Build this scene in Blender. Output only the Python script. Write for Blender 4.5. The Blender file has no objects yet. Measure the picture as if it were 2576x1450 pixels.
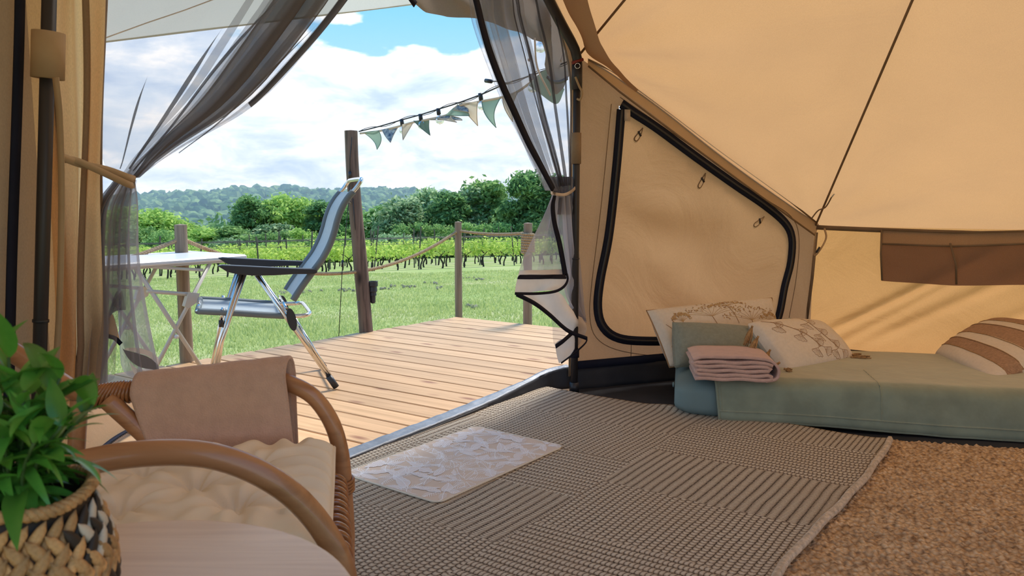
import bpy, math, random
import numpy as np
from mathutils import Vector, Matrix, noise as mn
V = Vector
rnd = random.Random(7)
C = bpy.context.scene.collection
S = bpy.context.scene
# ------------------------------------------------------------------ camera, sky, sun, exposure
H0 = 1.05; F = 2000.0; T0 = math.atan2(230, 2000)
cd = bpy.data.cameras.new('camera'); cam = bpy.data.objects.new('camera', cd); C.objects.link(cam)
cam.location = (0, 0, H0); cam.rotation_euler = (math.pi/2 - T0, 0, 0)
cd.sensor_width = 36; cd.lens = F/2576*36; cd.clip_start = 0.05; cd.clip_end = 6000
cd.dof.use_dof = True; cd.dof.focus_distance = 4.2; cd.dof.aperture_fstop = 10
S.camera = cam
S.view_settings.view_transform = 'Standard'; S.view_settings.look = 'None'
S.view_settings.gamma = 1; S.view_settings.use_curve_mapping = False
S.view_settings.exposure = 0.45
S.cycles.max_bounces = 9; S.cycles.transparent_max_bounces = 18; S.cycles.use_adaptive_sampling = True; S.cycles.adaptive_threshold = 0.025
S.cycles.diffuse_bounces = 5; S.cycles.transmission_bounces = 8; S.cycles.glossy_bounces = 3
S.cycles.sample_clamp_indirect = 8; S.cycles.use_denoising = True

class NT:
    def __init__(s, tree): s.t = tree; tree.nodes.clear()
    def n(s, kind, **kw):
        nd = s.t.nodes.new(kind)
        for k, v in kw.items():
            if k.startswith('i_'):
                nd.inputs[k[2:].replace('_', ' ')].default_value = v
            else: setattr(nd, k, v)
        return nd
    def l(s, a, b): s.t.links.new(a, b)
    def math(s, op, a, b=None, c=None, clamp=False):
        nd = s.t.nodes.new('ShaderNodeMath'); nd.operation = op; nd.use_clamp = clamp
        for i, x in enumerate((a, b, c)):
            if x is None: continue
            if isinstance(x, (int, float)): nd.inputs[i].default_value = x
            else: s.l(x, nd.inputs[i])
        return nd.outputs[0]
    def ramp(s, fac, pts, interp='LINEAR'):
        nd = s.t.nodes.new('ShaderNodeValToRGB'); cr = nd.color_ramp; cr.interpolation = interp
        while len(cr.elements) < len(pts): cr.elements.new(0.5)
        for e, (p, c) in zip(cr.elements, pts):
            e.position = p; e.color = (c if len(c) == 4 else (*c, 1)) if not isinstance(c, (int, float)) else (c, c, c, 1)
        s.l(fac, nd.inputs[0]); return nd.outputs[0]
    def mix(s, fac, a, b, typ='MIX'):
        nd = s.t.nodes.new('ShaderNodeMix'); nd.data_type = 'RGBA'; nd.blend_type = typ
        for i, x in ((0, fac), (6, a), (7, b)):
            if isinstance(x, (int, float)): nd.inputs[i].default_value = x
            elif isinstance(x, tuple): nd.inputs[i].default_value = (*x[:3], 1)
            else: s.l(x, nd.inputs[i])
        return nd.outputs[2]

w = bpy.data.worlds.new('sky'); S.world = w; w.use_nodes = True
n = NT(w.node_tree)
tc = n.n('ShaderNodeTexCoord'); sep = n.n('ShaderNodeSeparateXYZ'); n.l(tc.outputs['Generated'], sep.inputs[0])
zz = n.math('MAXIMUM', sep.outputs[2], 0.0)
den = n.math('ADD', zz, 0.55)
cx = n.math('DIVIDE', sep.outputs[0], den); cy = n.math('DIVIDE', sep.outputs[1], den)
comb = n.n('ShaderNodeCombineXYZ'); n.l(cx, comb.inputs[0]); n.l(cy, comb.inputs[1]); n.l(n.math('MULTIPLY', zz, 3.0), comb.inputs[2])
mp = n.n('ShaderNodeMapping'); n.l(comb.outputs[0], mp.inputs[0]); mp.inputs['Location'].default_value = (0.3, 1.9, 0.9)
n1 = n.n('ShaderNodeTexNoise', i_Scale=2.3, i_Detail=12.0, i_Roughness=0.54, i_Distortion=0.1); n.l(mp.outputs[0], n1.inputs['Vector'])
n2 = n.n('ShaderNodeTexNoise', i_Scale=6.5, i_Detail=12.0, i_Roughness=0.6, i_Distortion=0.3); n.l(mp.outputs[0], n2.inputs['Vector'])
n3 = n.n('ShaderNodeTexVoronoi', i_Scale=14.0); n3.feature = 'SMOOTH_F1'; n.l(mp.outputs[0], n3.inputs['Vector'])
bias = n.math('MULTIPLY', n.math('SUBTRACT', 0.27, zz), 0.85)
puff = n.math('MULTIPLY', n.math('SUBTRACT', 0.35, n3.outputs['Distance']), 0.10)
cov = n.math('ADD', n.math('ADD', n1.outputs[0], bias), puff)
cover = n.ramp(cov, [(0.462, 0.0), (0.497, 1.0)])
edge = n.ramp(cov, [(0.49, 0.10), (0.60, 0.0)])
sh_ = n.math('ADD', n.math('ADD', n2.outputs[0], edge), n.math('MULTIPLY', puff, 0.6))
shade = n.ramp(sh_, [(0.33, (0.40, 0.52, 0.76)), (0.47, (0.60, 0.71, 0.88)), (0.54, (0.74, 0.82, 0.94)), (0.60, (0.95, 0.97, 1.0))])
blue = n.ramp(zz, [(0.0, (0.56, 0.72, 0.86)), (0.10, (0.34, 0.58, 0.84)), (0.24, (0.12, 0.43, 0.74)), (1.0, (0.05, 0.22, 0.6))])
col = n.mix(cover, blue, shade)
below = n.math('LESS_THAN', sep.outputs[2], -0.01)
col = n.mix(below, col, (0.16, 0.22, 0.10))
bg = n.n('ShaderNodeBackground'); n.l(col, bg.inputs[0]); bg.inputs[1].default_value = 1.2
wo = n.n('ShaderNodeOutputWorld'); n.l(bg.outputs[0], wo.inputs[0])

sd = bpy.data.lights.new('sun', 'SUN'); sd.energy = 3.4; sd.angle = math.radians(16); sd.color = (1.0, 0.95, 0.86)
sun = bpy.data.objects.new('sun', sd); C.objects.link(sun)
SUN = V((0.30, 0.50, 0.80)).normalized()
sun.rotation_euler = SUN.to_track_quat('Z', 'Y').to_euler()

# ------------------------------------------------------------------ measuring helpers
def ray(px, py):
    a = (px-1288)/F; b = (725-py)/F; c, s_ = math.cos(T0), math.sin(T0)
    return V((a, c + b*s_, -s_ + b*c))
CAM = V((0, 0, H0))
def G(px, py, z=0.0):
    d = ray(px, py); return CAM + d*((z-H0)/d.z)
def R(px, py, Y):
    d = ray(px, py); return CAM + d*(Y/d.y)
def plane_pt(px, py, o, nrm):
    d = ray(px, py); return CAM + d*((o-CAM).dot(nrm)/d.dot(nrm))
def smooth(t): t = max(0., min(1., t)); return t*t*(3-2*t)
def lerp(a, b, t): return a + (b-a)*t
def nz(x, y, z=0.0): return mn.noise(V((x, y, z)))

# ------------------------------------------------------------------ mesh builder
THIN = {'tent_canvas', 'tent_canvas_double', 'flap_canvas', 'awning_canvas', 'pocket_net', 'hem_cloth', 'sage_cotton', 'beige_cotton', 'navy_floral_cotton', 'olive_cotton', 'grey_sling_fabric', 'cotton_strap', 'window_canvas', 'tent_canvas_wall'}
class MB:
    def __init__(s): s.v = []; s.f = []; s.m = []; s.uv = None
    def add(s, vs, fs, mi=0):
        k = len(s.v); s.v += [V(p) for p in vs]; s.f += [tuple(i+k for i in f) for f in fs]; s.m += [mi]*len(fs); return s
    def box(s, c, size, rot=None, mi=0, bev=0.0):
        x, y, z = [q/2 for q in size]; b = min(bev, x*.9, y*.9, z*.9)
        if b <= 0:
            vs = [V((i*x, j*y, k*z)) for k in (-1, 1) for j in (-1, 1) for i in (-1, 1)]
            fs = [(0, 2, 3, 1), (4, 5, 7, 6), (0, 1, 5, 4), (2, 6, 7, 3), (0, 4, 6, 2), (1, 3, 7, 5)]
        else:
            ring = lambda zz, q: [V(p) for p in ((-x+q, -y, zz), (x-q, -y, zz), (x, -y+q, zz), (x, y-q, zz), (x-q, y, zz), (-x+q, y, zz), (-x, y-q, zz), (-x, -y+q, zz))]
            def sh(r, d): return [V((p.x*(1-d/x), p.y*(1-d/y), p.z)) for p in r]
            rs = [sh(ring(-z, b), b), ring(-z+b, b), ring(z-b, b), sh(ring(z, b), b)]
            vs = sum(rs, []); fs = [tuple(range(7, -1, -1)), tuple(range(24, 32))]
            for a in range(3):
                for i in range(8): fs.append((a*8+i, a*8+(i+1) % 8, a*8+8+(i+1) % 8, a*8+8+i))
        M = rot if rot is not None else Matrix.Identity(3)
        return s.add([M @ p + V(c) for p in vs], fs, mi)
    def tube(s, path, r, seg=10, closed=False, cap=True, mi=0, flat=1.0, up=None):
        P = [V(p) for p in path]; N = len(P); rf = r if callable(r) else (lambda t: r)
        tang = []
        for i in range(N):
            a = P[(i-1) % N] if (closed or i > 0) else P[i]; b = P[(i+1) % N] if (closed or i < N-1) else P[i]
            t = (b-a); tang.append(t.normalized() if t.length > 1e-9 else V((0, 0, 1)))
        u = V(up) if up is not None else (V((0, 0, 1)) if abs(tang[0].z) < .9 else V((1, 0, 0)))
        vs = []
        for i in range(N):
            t = tang[i]
            if up is not None: u = V(up)
            u = (u - t*u.dot(t)); u = u.normalized() if u.length > 1e-6 else t.orthogonal().normalized()
            q = t.cross(u); rr = rf(i/max(1, N-1))
            for k in range(seg):
                a = 2*math.pi*k/seg; vs.append(P[i] + q*(math.cos(a)*rr) + u*(math.sin(a)*rr*flat))
        fs = []
        for i in range(N if closed else N-1):
            for k in range(seg):
                a = i*seg+k; b = i*seg+(k+1) % seg; j = (i+1) % N
                fs.append((a, b, j*seg+(k+1) % seg, j*seg+k))
        if cap and not closed:
            fs.append(tuple(range(seg-1, -1, -1))); fs.append(tuple((N-1)*seg+k for k in range(seg)))
        return s.add(vs, fs, mi)
    def ribbon(s, path, wd, th, nrm, mi=0):
        P = [V(p) for p in path]; N = len(P); vs = []
        for i in range(N):
            t = (P[min(i+1, N-1)]-P[max(i-1, 0)]).normalized(); nn = V(nrm(i/(N-1)) if callable(nrm) else nrm)
            sd_ = t.cross(nn).normalized(); nn = sd_.cross(t).normalized(); ww = wd(i/(N-1)) if callable(wd) else wd
            vs += [P[i]-sd_*ww/2-nn*th/2, P[i]+sd_*ww/2-nn*th/2, P[i]+sd_*ww/2+nn*th/2, P[i]-sd_*ww/2+nn*th/2]
        fs = [(3, 2, 1, 0), tuple(4*(N-1)+k for k in range(4))]
        for i in range(N-1):
            for k in range(4): fs.append((4*i+k, 4*i+(k+1) % 4, 4*i+4+(k+1) % 4, 4*i+4+k))
        return s.add(vs, fs, mi)
    def grid(s, fn, nu, nv, mi=0, mif=None, closeu=False):
        vs = [fn(i/(nu if closeu else nu-1), j/(nv-1)) for j in range(nv) for i in range(nu)]
        k = len(s.v); s.v += [V(p) for p in vs]
        for j in range(nv-1):
            for i in range(nu if closeu else nu-1):
                a = k+j*nu+i; b = k+j*nu+(i+1) % nu
                s.f.append((a, b, b+nu, a+nu)); s.m.append(mif((i+.5)/nu, (j+.5)/nv) if mif else mi)
        return s
    def lathe(s, prof, seg=24, c=(0, 0, 0), mi=0):
        N = len(prof); c = V(c); vs = [c+V((r*math.cos(2*math.pi*k/seg), r*math.sin(2*math.pi*k/seg), z)) for r, z in prof for k in range(seg)]
        fs = [(i*seg+k, i*seg+(k+1) % seg, (i+1)*seg+(k+1) % seg, (i+1)*seg+k) for i in range(N-1) for k in range(seg)]
        if prof[0][0] > 1e-4: fs.append(tuple(range(seg-1, -1, -1)))
        if prof[-1][0] > 1e-4: fs.append(tuple((N-1)*seg+k for k in range(seg)))
        return s.add(vs, fs, mi)
    def prism(s, pts, d, mi=0):
        N = len(pts); P = [V(p) for p in pts]; d = V(d)
        return s.add(P+[p+d for p in P], [tuple(range(N-1, -1, -1)), tuple(range(N, 2*N))]+[(i, (i+1) % N, N+(i+1) % N, N+i) for i in range(N)], mi)
    def build(s, name, mat, parent=None, smooth=True, solid=0.0, origin=None):
        mats = mat if isinstance(mat, (list, tuple)) else [mat]
        if origin is None:
            if parent is not None: o0 = V((0, 0, 0))
            else:
                xs = [p.x for p in s.v]; ys = [p.y for p in s.v]; zs = [p.z for p in s.v]
                o0 = V(((min(xs)+max(xs))/2, (min(ys)+max(ys))/2, min(zs)))
        else: o0 = V(origin)
        base = V((0, 0, 0))
        q = parent
        while q is not None: base += q.location; q = q.parent
        off = o0 if parent is None else base
        me = bpy.data.meshes.new(name); me.from_pydata([tuple(p-off) for p in s.v], [], s.f)
        for m_ in mats: me.materials.append(m_)
        if len(mats) > 1: me.polygons.foreach_set('material_index', s.m)
        if smooth: me.polygons.foreach_set('use_smooth', [True]*len(me.polygons))
        me.update()
        o = bpy.data.objects.new(name, me); C.objects.link(o)
        if parent is not None: o.parent = parent
        else: o.location = o0
        if solid and not any(q.name in THIN for q in mats):
            md = o.modifiers.new('thickness', 'SOLIDIFY'); md.thickness = abs(solid); md.offset = 0
        return o
def sharp(o, ang=35):
    me = o.data; me.set_sharp_from_angle(angle=math.radians(ang)); return o
def tag(o, label=None, cat=None, group=None, kind=None):
    for k, v in (('label', label), ('category', cat), ('group', group), ('kind', kind)):
        if v: o[k] = v
    return o
def thing(name, loc, label, cat, group=None, kind=None):
    o = bpy.data.objects.new(name, None); C.objects.link(o); o.location = V(loc); o.empty_display_size = .1
    return tag(o, label, cat, group, kind)
def dup(root, parent=None, label=None):
    r = root.copy(); C.objects.link(r)
    if parent: r.parent = parent
    if label: r['label'] = label
    for ch in list(root.children): dup(ch, r)
    return r
def resample(P, n_):
    P = [V(p) for p in P]; L = [0]
    for a, b in zip(P, P[1:]): L.append(L[-1]+(b-a).length)
    out = []; k = 0
    for i in range(n_):
        t = L[-1]*i/(n_-1)
        while k < len(P)-2 and L[k+1] < t: k += 1
        out.append(lerp(P[k], P[k+1], (t-L[k])/max(1e-9, L[k+1]-L[k])))
    return out
def spline(P, n_):
    P = [V(p) for p in P]; Q = [P[0]*2-P[1]]+P+[P[-1]*2-P[-2]]; out = []; K = 12
    for i in range(1, len(Q)-2):
        a, b, c, d = Q[i-1:i+3]
        for j in range(K):
            t = j/K; out.append(.5*((2*b)+(c-a)*t+(2*a-5*b+4*c-d)*t*t+(3*b-a-3*c+d)*t**3))
    out.append(P[-1]); return resample(out, n_)
def loft(A, B, nu, nv, off=None, mi=0, mif=None, mb=None, sm=True):
    rs = spline if sm else resample
    a = rs(A, nv); b = rs(B, nv); mb = mb or MB()
    def fn(u, v):
        j = min(nv-1, int(round(v*(nv-1)))); p = lerp(a[j], b[j], u)
        return p + off(u, v) if off else p
    return mb.grid(fn, nu, nv, mi, mif)

# ------------------------------------------------------------------ materials
def basemat(name):
    m = bpy.data.materials.new(name); m.use_nodes = True; return m, NT(m.node_tree)
def coordn(t, mode='Object', scale=(1, 1, 1), rot=(0, 0, 0)):
    c = t.n('ShaderNodeTexCoord'); mp_ = t.n('ShaderNodeMapping'); mp_.inputs['Scale'].default_value = scale; mp_.inputs['Rotation'].default_value = rot
    t.l(c.outputs[mode], mp_.inputs[0]); return mp_.outputs[0]
def mat(name, col, rough=.6, metal=0., var=.0, vs=6., bump=0., bs=60., col2=None, sheen=0., spec=.5, scale=(1, 1, 1), coat=0., rnd_=0., trans=0., detail=4.):
    m, t = basemat(name); v = coordn(t, 'Object', scale)
    b = t.n('ShaderNodeBsdfPrincipled'); b.inputs['Roughness'].default_value = rough; b.inputs['Metallic'].default_value = metal
    b.inputs['Specular IOR Level'].default_value = spec; b.inputs['Sheen Weight'].default_value = sheen; b.inputs['Coat Weight'].default_value = coat
    no = t.n('ShaderNodeTexNoise', i_Scale=vs, i_Detail=detail, i_Roughness=.6); t.l(v, no.inputs['Vector'])
    c2 = col2 or tuple(max(0, c*(1-var)) for c in col)
    f = t.ramp(no.outputs[0], [(.35, 0.), (.65, 1.)])
    c = t.mix(f, tuple(c2), tuple(min(1, x*(1+(var*.5 if not col2 else 0))) for x in col))
    if rnd_:
        oi = t.n('ShaderNodeObjectInfo'); hs = t.n('ShaderNodeHueSaturation'); t.l(c, hs.inputs['Color'])
        t.l(t.math('ADD', t.math('MULTIPLY', oi.outputs['Random'], rnd_), 1-rnd_/2), hs.inputs['Value']); c = hs.outputs[0]
    t.l(c, b.inputs['Base Color'])
    if bump:
        n2_ = t.n('ShaderNodeTexNoise', i_Scale=bs, i_Detail=3.); t.l(v, n2_.inputs['Vector'])
        bp = t.n('ShaderNodeBump', i_Strength=bump, i_Distance=.01); t.l(n2_.outputs[0], bp.inputs['Height']); t.l(bp.outputs[0], b.inputs['Normal'])
    o = t.n('ShaderNodeOutputMaterial')
    if trans:
        tr = t.n('ShaderNodeBsdfTranslucent'); t.l(c, tr.inputs[0]); mx = t.n('ShaderNodeMixShader'); mx.inputs[0].default_value = trans
        t.l(b.outputs[0], mx.inputs[1]); t.l(tr.outputs[0], mx.inputs[2]); t.l(mx.outputs[0], o.inputs[0])
    else: t.l(b.outputs[0], o.inputs[0])
    return m
def canvas(name, dif, trn, fac, wr=.25):
    m, t = basemat(name); v = coordn(t)
    wv = t.n('ShaderNodeTexNoise', i_Scale=420., i_Detail=2.); mpx = coordn(t, 'Object', (1, 1, .35)); t.l(mpx, wv.inputs['Vector'])
    lo = t.n('ShaderNodeTexNoise', i_Scale=1.3, i_Detail=5., i_Roughness=.55); t.l(v, lo.inputs['Vector'])
    f = t.math('ADD', t.math('MULTIPLY', wv.outputs[0], .22), t.math('MULTIPLY', lo.outputs[0], .16))
    k = t.ramp(f, [(.12, (.80, .80, .80)), (.27, (1., 1., 1.))])
    d = t.n('ShaderNodeBsdfDiffuse'); tr = t.n('ShaderNodeBsdfTranslucent')
    t.l(t.mix(1., k, dif, 'MULTIPLY'), d.inputs[0]); t.l(t.mix(1., k, trn, 'MULTIPLY'), tr.inputs[0])
    wn = t.n('ShaderNodeTexNoise', i_Scale=2.2, i_Detail=6., i_Roughness=.5, i_Distortion=1.2); t.l(v, wn.inputs['Vector'])
    bp = t.n('ShaderNodeBump', i_Strength=wr, i_Distance=.06); t.l(wn.outputs[0], bp.inputs['Height'])
    t.l(bp.outputs[0], d.inputs['Normal']); t.l(bp.outputs[0], tr.inputs['Normal'])
    mx = t.n('ShaderNodeMixShader'); mx.inputs[0].default_value = fac; t.l(d.outputs[0], mx.inputs[1]); t.l(tr.outputs[0], mx.inputs[2])
    o = t.n('ShaderNodeOutputMaterial'); t.l(mx.outputs[0], o.inputs[0]); return m
def netmat(name, col, alpha):
    m, t = basemat(name); d = t.n('ShaderNodeBsdfDiffuse'); d.inputs[0].default_value = (*col, 1)
    tl = t.n('ShaderNodeBsdfTranslucent'); tl.inputs[0].default_value = (*col, 1); m1 = t.n('ShaderNodeMixShader'); m1.inputs[0].default_value = .35
    t.l(d.outputs[0], m1.inputs[1]); t.l(tl.outputs[0], m1.inputs[2])
    tp = t.n('ShaderNodeBsdfTransparent'); mx = t.n('ShaderNodeMixShader'); mx.inputs[0].default_value = alpha
    t.l(tp.outputs[0], mx.inputs[1]); t.l(m1.outputs[0], mx.inputs[2]); o = t.n('ShaderNodeOutputMaterial'); t.l(mx.outputs[0], o.inputs[0]); return m
def woodmat(name, c1, c2, c3, axis='X', scale=1., rough=.55, knots=True, rnd_=.25, coat=0.):
    m, t = basemat(name)
    sc = {'X': (1.2, 26, 26), 'Y': (26, 1.2, 26), 'Z': (26, 26, 1.2)}[axis]; sc = tuple(q*scale for q in sc)
    tcn = t.n('ShaderNodeTexCoord'); oi = t.n('ShaderNodeObjectInfo'); add = t.n('ShaderNodeVectorMath', operation='ADD')
    sh = t.n('ShaderNodeCombineXYZ'); rr_ = t.math('MULTIPLY', oi.outputs['Random'], 37.)
    for k in range(3): t.l(rr_, sh.inputs[k])
    t.l(tcn.outputs['Object'], add.inputs[0]); t.l(sh.outputs[0], add.inputs[1])
    mp_ = t.n('ShaderNodeMapping'); mp_.inputs['Scale'].default_value = sc; t.l(add.outputs[0], mp_.inputs[0])
    g = t.n('ShaderNodeTexNoise', i_Scale=1., i_Detail=6., i_Roughness=.62, i_Distortion=.8); t.l(mp_.outputs[0], g.inputs['Vector'])
    lo = t.n('ShaderNodeTexNoise', i_Scale=2.3, i_Detail=3.); t.l(add.outputs[0], lo.inputs['Vector'])
    c = t.ramp(g.outputs[0], [(.32, c2), (.52, c1), (.7, tuple(min(1, x*1.12) for x in c1))])
    c = t.mix(t.ramp(lo.outputs[0], [(.45, 0.), (.62, .55)]), c, t.mix(g.outputs[0], c2, c1))
    if knots:
        mk = t.n('ShaderNodeMapping'); mk.inputs['Scale'].default_value = tuple({'X': (2.6, 7.5, 7.5), 'Y': (7.5, 2.6, 7.5), 'Z': (7.5, 7.5, 2.6)}[axis]); t.l(add.outputs[0], mk.inputs[0])
        vo = t.n('ShaderNodeTexVoronoi', i_Scale=1.); t.l(mk.outputs[0], vo.inputs['Vector'])
        c = t.mix(t.ramp(vo.outputs['Distance'], [(.06, 1.), (.13, .5), (.2, 0.)]), c, c3)
    hs = t.n('ShaderNodeHueSaturation'); t.l(c, hs.inputs['Color'])
    t.l(t.math('ADD', t.math('MULTIPLY', oi.outputs['Random'], rnd_), 1-rnd_/2), hs.inputs['Value'])
    b = t.n('ShaderNodeBsdfPrincipled'); b.inputs['Roughness'].default_value = rough; b.inputs['Coat Weight'].default_value = coat
    t.l(hs.outputs[0], b.inputs['Base Color'])
    bp = t.n('ShaderNodeBump', i_Strength=.25, i_Distance=.004); t.l(g.outputs[0], bp.inputs['Height']); t.l(bp.outputs[0], b.inputs['Normal'])
    o = t.n('ShaderNodeOutputMaterial'); t.l(b.outputs[0], o.inputs[0]); return m

M = {}
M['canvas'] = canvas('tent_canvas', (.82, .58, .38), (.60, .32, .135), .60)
M['canvas_d'] = canvas('door_canvas_lit', (.86, .64, .42), (1., .68, .38), .68)  # brighter copy of the tent canvas, standing in for daylight the awning blocks
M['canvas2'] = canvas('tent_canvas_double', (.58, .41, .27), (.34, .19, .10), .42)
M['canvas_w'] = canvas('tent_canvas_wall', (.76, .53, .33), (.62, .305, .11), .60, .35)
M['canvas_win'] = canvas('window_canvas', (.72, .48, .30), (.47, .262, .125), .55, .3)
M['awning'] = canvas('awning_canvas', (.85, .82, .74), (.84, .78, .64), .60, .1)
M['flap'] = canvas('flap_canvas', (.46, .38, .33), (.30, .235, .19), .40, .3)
M['seam'] = mat('seam_tape', (.30, .20, .12), .8, var=.15, trans=.3)
M['navy'] = mat('navy_tape', (.012, .014, .03), .75, var=.2, spec=.2)
M['net'] = netmat('mosquito_net', (.34, .33, .37), .32)
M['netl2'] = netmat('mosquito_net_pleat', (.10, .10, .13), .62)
M['netl'] = netmat('mosquito_net_folded_lit', (.56, .54, .60), .66)  # denser net; skylight on the lower folds put into its paler colour
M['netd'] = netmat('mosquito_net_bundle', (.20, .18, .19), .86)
M['hem'] = mat('hem_cloth', (.86, .74, .64), .9, var=.08, trans=.5)
M['sheet'] = mat('groundsheet', (.045, .047, .056), .75, var=.25, vs=3., bump=.15, bs=12, spec=.12)
M['sheet_l'] = mat('groundsheet_edge', (.24, .27, .33), .45, var=.3, vs=14., bump=.2, bs=40)
M['pole'] = mat('painted_steel', (.045, .04, .042), .45, metal=.3)
M['strap'] = mat('cotton_strap', (.55, .38, .22), .9, var=.1, trans=.2)
M['plank'] = woodmat('pine_deck', (.64, .385, .195), (.50, .285, .13), (.30, .12, .05), 'X', 1., .6)
M['joist'] = mat('joist_wood', (.22, .14, .08), .8, var=.3)
M['oldwood'] = woodmat('weathered_post_wood', (.20, .125, .09), (.03, .018, .014), (.02, .012, .01), 'Z', 1.3, .85, True, .1)
M['post'] = woodmat('fence_post_wood', (.30, .215, .145), (.17, .12, .085), (.08, .05, .035), 'Z', 1.2, .8, True, .15)
M['rope'] = mat('hemp_rope', (.50, .34, .19), .9, var=.3, vs=90, bump=.3, bs=300)
M['white'] = mat('white_plastic', (.72, .72, .74), .35, var=.04)
M['whitem'] = mat('cream_painted_metal', (.58, .54, .49), .4, var=.05)
M['alu'] = mat('polished_aluminium', (.72, .70, .68), .16, metal=1.)
M['black'] = mat('black_plastic', (.02, .022, .03), .42, var=.1)
M['sling'] = mat('grey_sling_fabric', (.43, .50, .54), .6, var=.06, vs=40, bump=.1, bs=500, trans=.18)
M['slingb'] = mat('grey_sling_border', (.14, .17, .19), .6, var=.1)
M['rattan'] = woodmat('rattan_cane', (.46, .22, .10), (.32, .14, .06), (.14, .05, .02), 'X', .8, .32, False, .08, .25)
M['wicker'] = mat('lacquered_wicker', (.34, .13, .045), .22, var=.25, vs=40, coat=.5, rnd_=.2)
M['blanket'] = mat('dusty_rose_fleece', (.60, .385, .29), .95, var=.08, vs=30, bump=.35, bs=260, sheen=.3)
M['fleece2'] = mat('pale_rose_fleece', (.62, .40, .34), .95, var=.08, vs=30, bump=.4, bs=260, sheen=.3)
M['cushion'] = mat('cream_cotton', (.94, .83, .68), .85, var=.05, vs=5, bump=.5, bs=14, trans=.12)
M['table'] = woodmat('pale_laminate_wood', (.86, .70, .57), (.70, .54, .43), (.3, .2, .14), 'X', 1.6, .42, False, .05)
M['strand'] = mat('seagrass_strand', (.60, .33, .13), .6, var=.4, vs=60, rnd_=.5, bump=.4, bs=160)
M['strandd'] = mat('dark_seagrass_strand', (.035, .022, .014), .6, var=.3, vs=30)
M['strandw'] = mat('white_seagrass_strand', (.66, .55, .42), .6, var=.2, vs=30)
M['leaf'] = mat('glossy_leaf', (.20, .46, .07), .3, var=.35, vs=9, col2=(.09, .30, .04), rnd_=.7, trans=.18)
M['stem'] = mat('plant_stem', (.06, .12, .03), .6)
M['teal'] = mat('teal_sheet', (.15, .225, .235), .75, var=.06, vs=4, bump=.12, bs=9)
def velour():
    m = mat('sage_velour', (.22, .265, .205), .95, var=.16, vs=7, bump=.3, bs=14, sheen=1.)
    b = [q for q in m.node_tree.nodes if q.type == 'BSDF_PRINCIPLED'][0]; b.inputs['Sheen Tint'].default_value = (1., .82, .55, 1); b.inputs['Sheen Roughness'].default_value = .45; return m  # warm sheen tint stands in for amber canvas glow on the top
M['throw'] = velour()
M['throw_old'] = mat('sage_velour', (.27, .32, .25), .95, var=.16, vs=7, bump=.2, bs=14, sheen=.9)
M['sage'] = mat('sage_linen', (.25, .265, .215), .95, var=.1, vs=60, bump=.3, bs=400, sheen=.2)
M['green'] = mat('green_velvet', (.09, .17, .12), .95, sheen=.5)
M['cream'] = mat('cream_linen', (.74, .64, .53), .95, var=.05, vs=60, bump=.25, bs=400)
M['printb'] = mat('brown_print', (.34, .19, .09), .9)
M['printo'] = mat('ochre_print', (.50, .33, .15), .9)
M['stripe'] = mat('tan_woven_stripe', (.45, .27, .165), .95, var=.3, vs=70, bump=.4, bs=300, scale=(1, 4, 1))
M['tassel'] = mat('jute_tassel', (.42, .24, .10), .95, var=.3, vs=90)
M['mat'] = mat('bath_mat_foam', (.70, .56, .46), .85, var=.04, vs=20)
M['matp'] = mat('mat_leaf_print', (.97, .96, 1.0), .8)
M['matq'] = mat('mat_leaf_print_pale', (.80, .72, .70), .8)
M['matedge'] = mat('mat_edge', (.72, .66, .56), .8)
M['cable'] = mat('black_cable', (.025, .022, .022), .6)
M['sagecloth'] = mat('sage_cotton', (.30, .42, .34), .9, var=.05, trans=.35)
M['beigecloth'] = mat('beige_cotton', (.68, .57, .44), .9, var=.05, trans=.35)
M['floralcloth'] = mat('navy_floral_cotton', (.05, .09, .17), .9, col2=(.42, .48, .52), vs=42., trans=.25)
M['greencloth'] = mat('olive_cotton', (.18, .24, .17), .9, var=.05, trans=.35)
M['pocket'] = canvas('pocket_net', (.25, .18, .155), (.38, .24, .17), .5, .2)
M['bark'] = mat('bark', (.10, .075, .055), .9, var=.4, vs=8, bump=.4, bs=30)
M['vine_bark'] = mat('vine_bark', (.03, .022, .018), .95, var=.3)
M['stake'] = mat('grey_stake', (.10, .085, .07), .9, var=.3, rnd_=.4)
M['wire'] = mat('wire', (.08, .08, .08), .6, metal=.5)
M['redplastic'] = mat('red_plastic', (.25, .03, .02), .4)
def glass():
    m, t = basemat('clear_glass'); g = t.n('ShaderNodeBsdfGlass'); g.inputs['IOR'].default_value = 1.45; g.inputs['Roughness'].default_value = .0
    tp = t.n('ShaderNodeBsdfTransparent'); mx = t.n('ShaderNodeMixShader'); mx.inputs[0].default_value = .5
    t.l(tp.outputs[0], mx.inputs[1]); t.l(g.outputs[0], mx.inputs[2]); o = t.n('ShaderNodeOutputMaterial'); t.l(mx.outputs[0], o.inputs[0]); return m
M['glass'] = glass()
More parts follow.
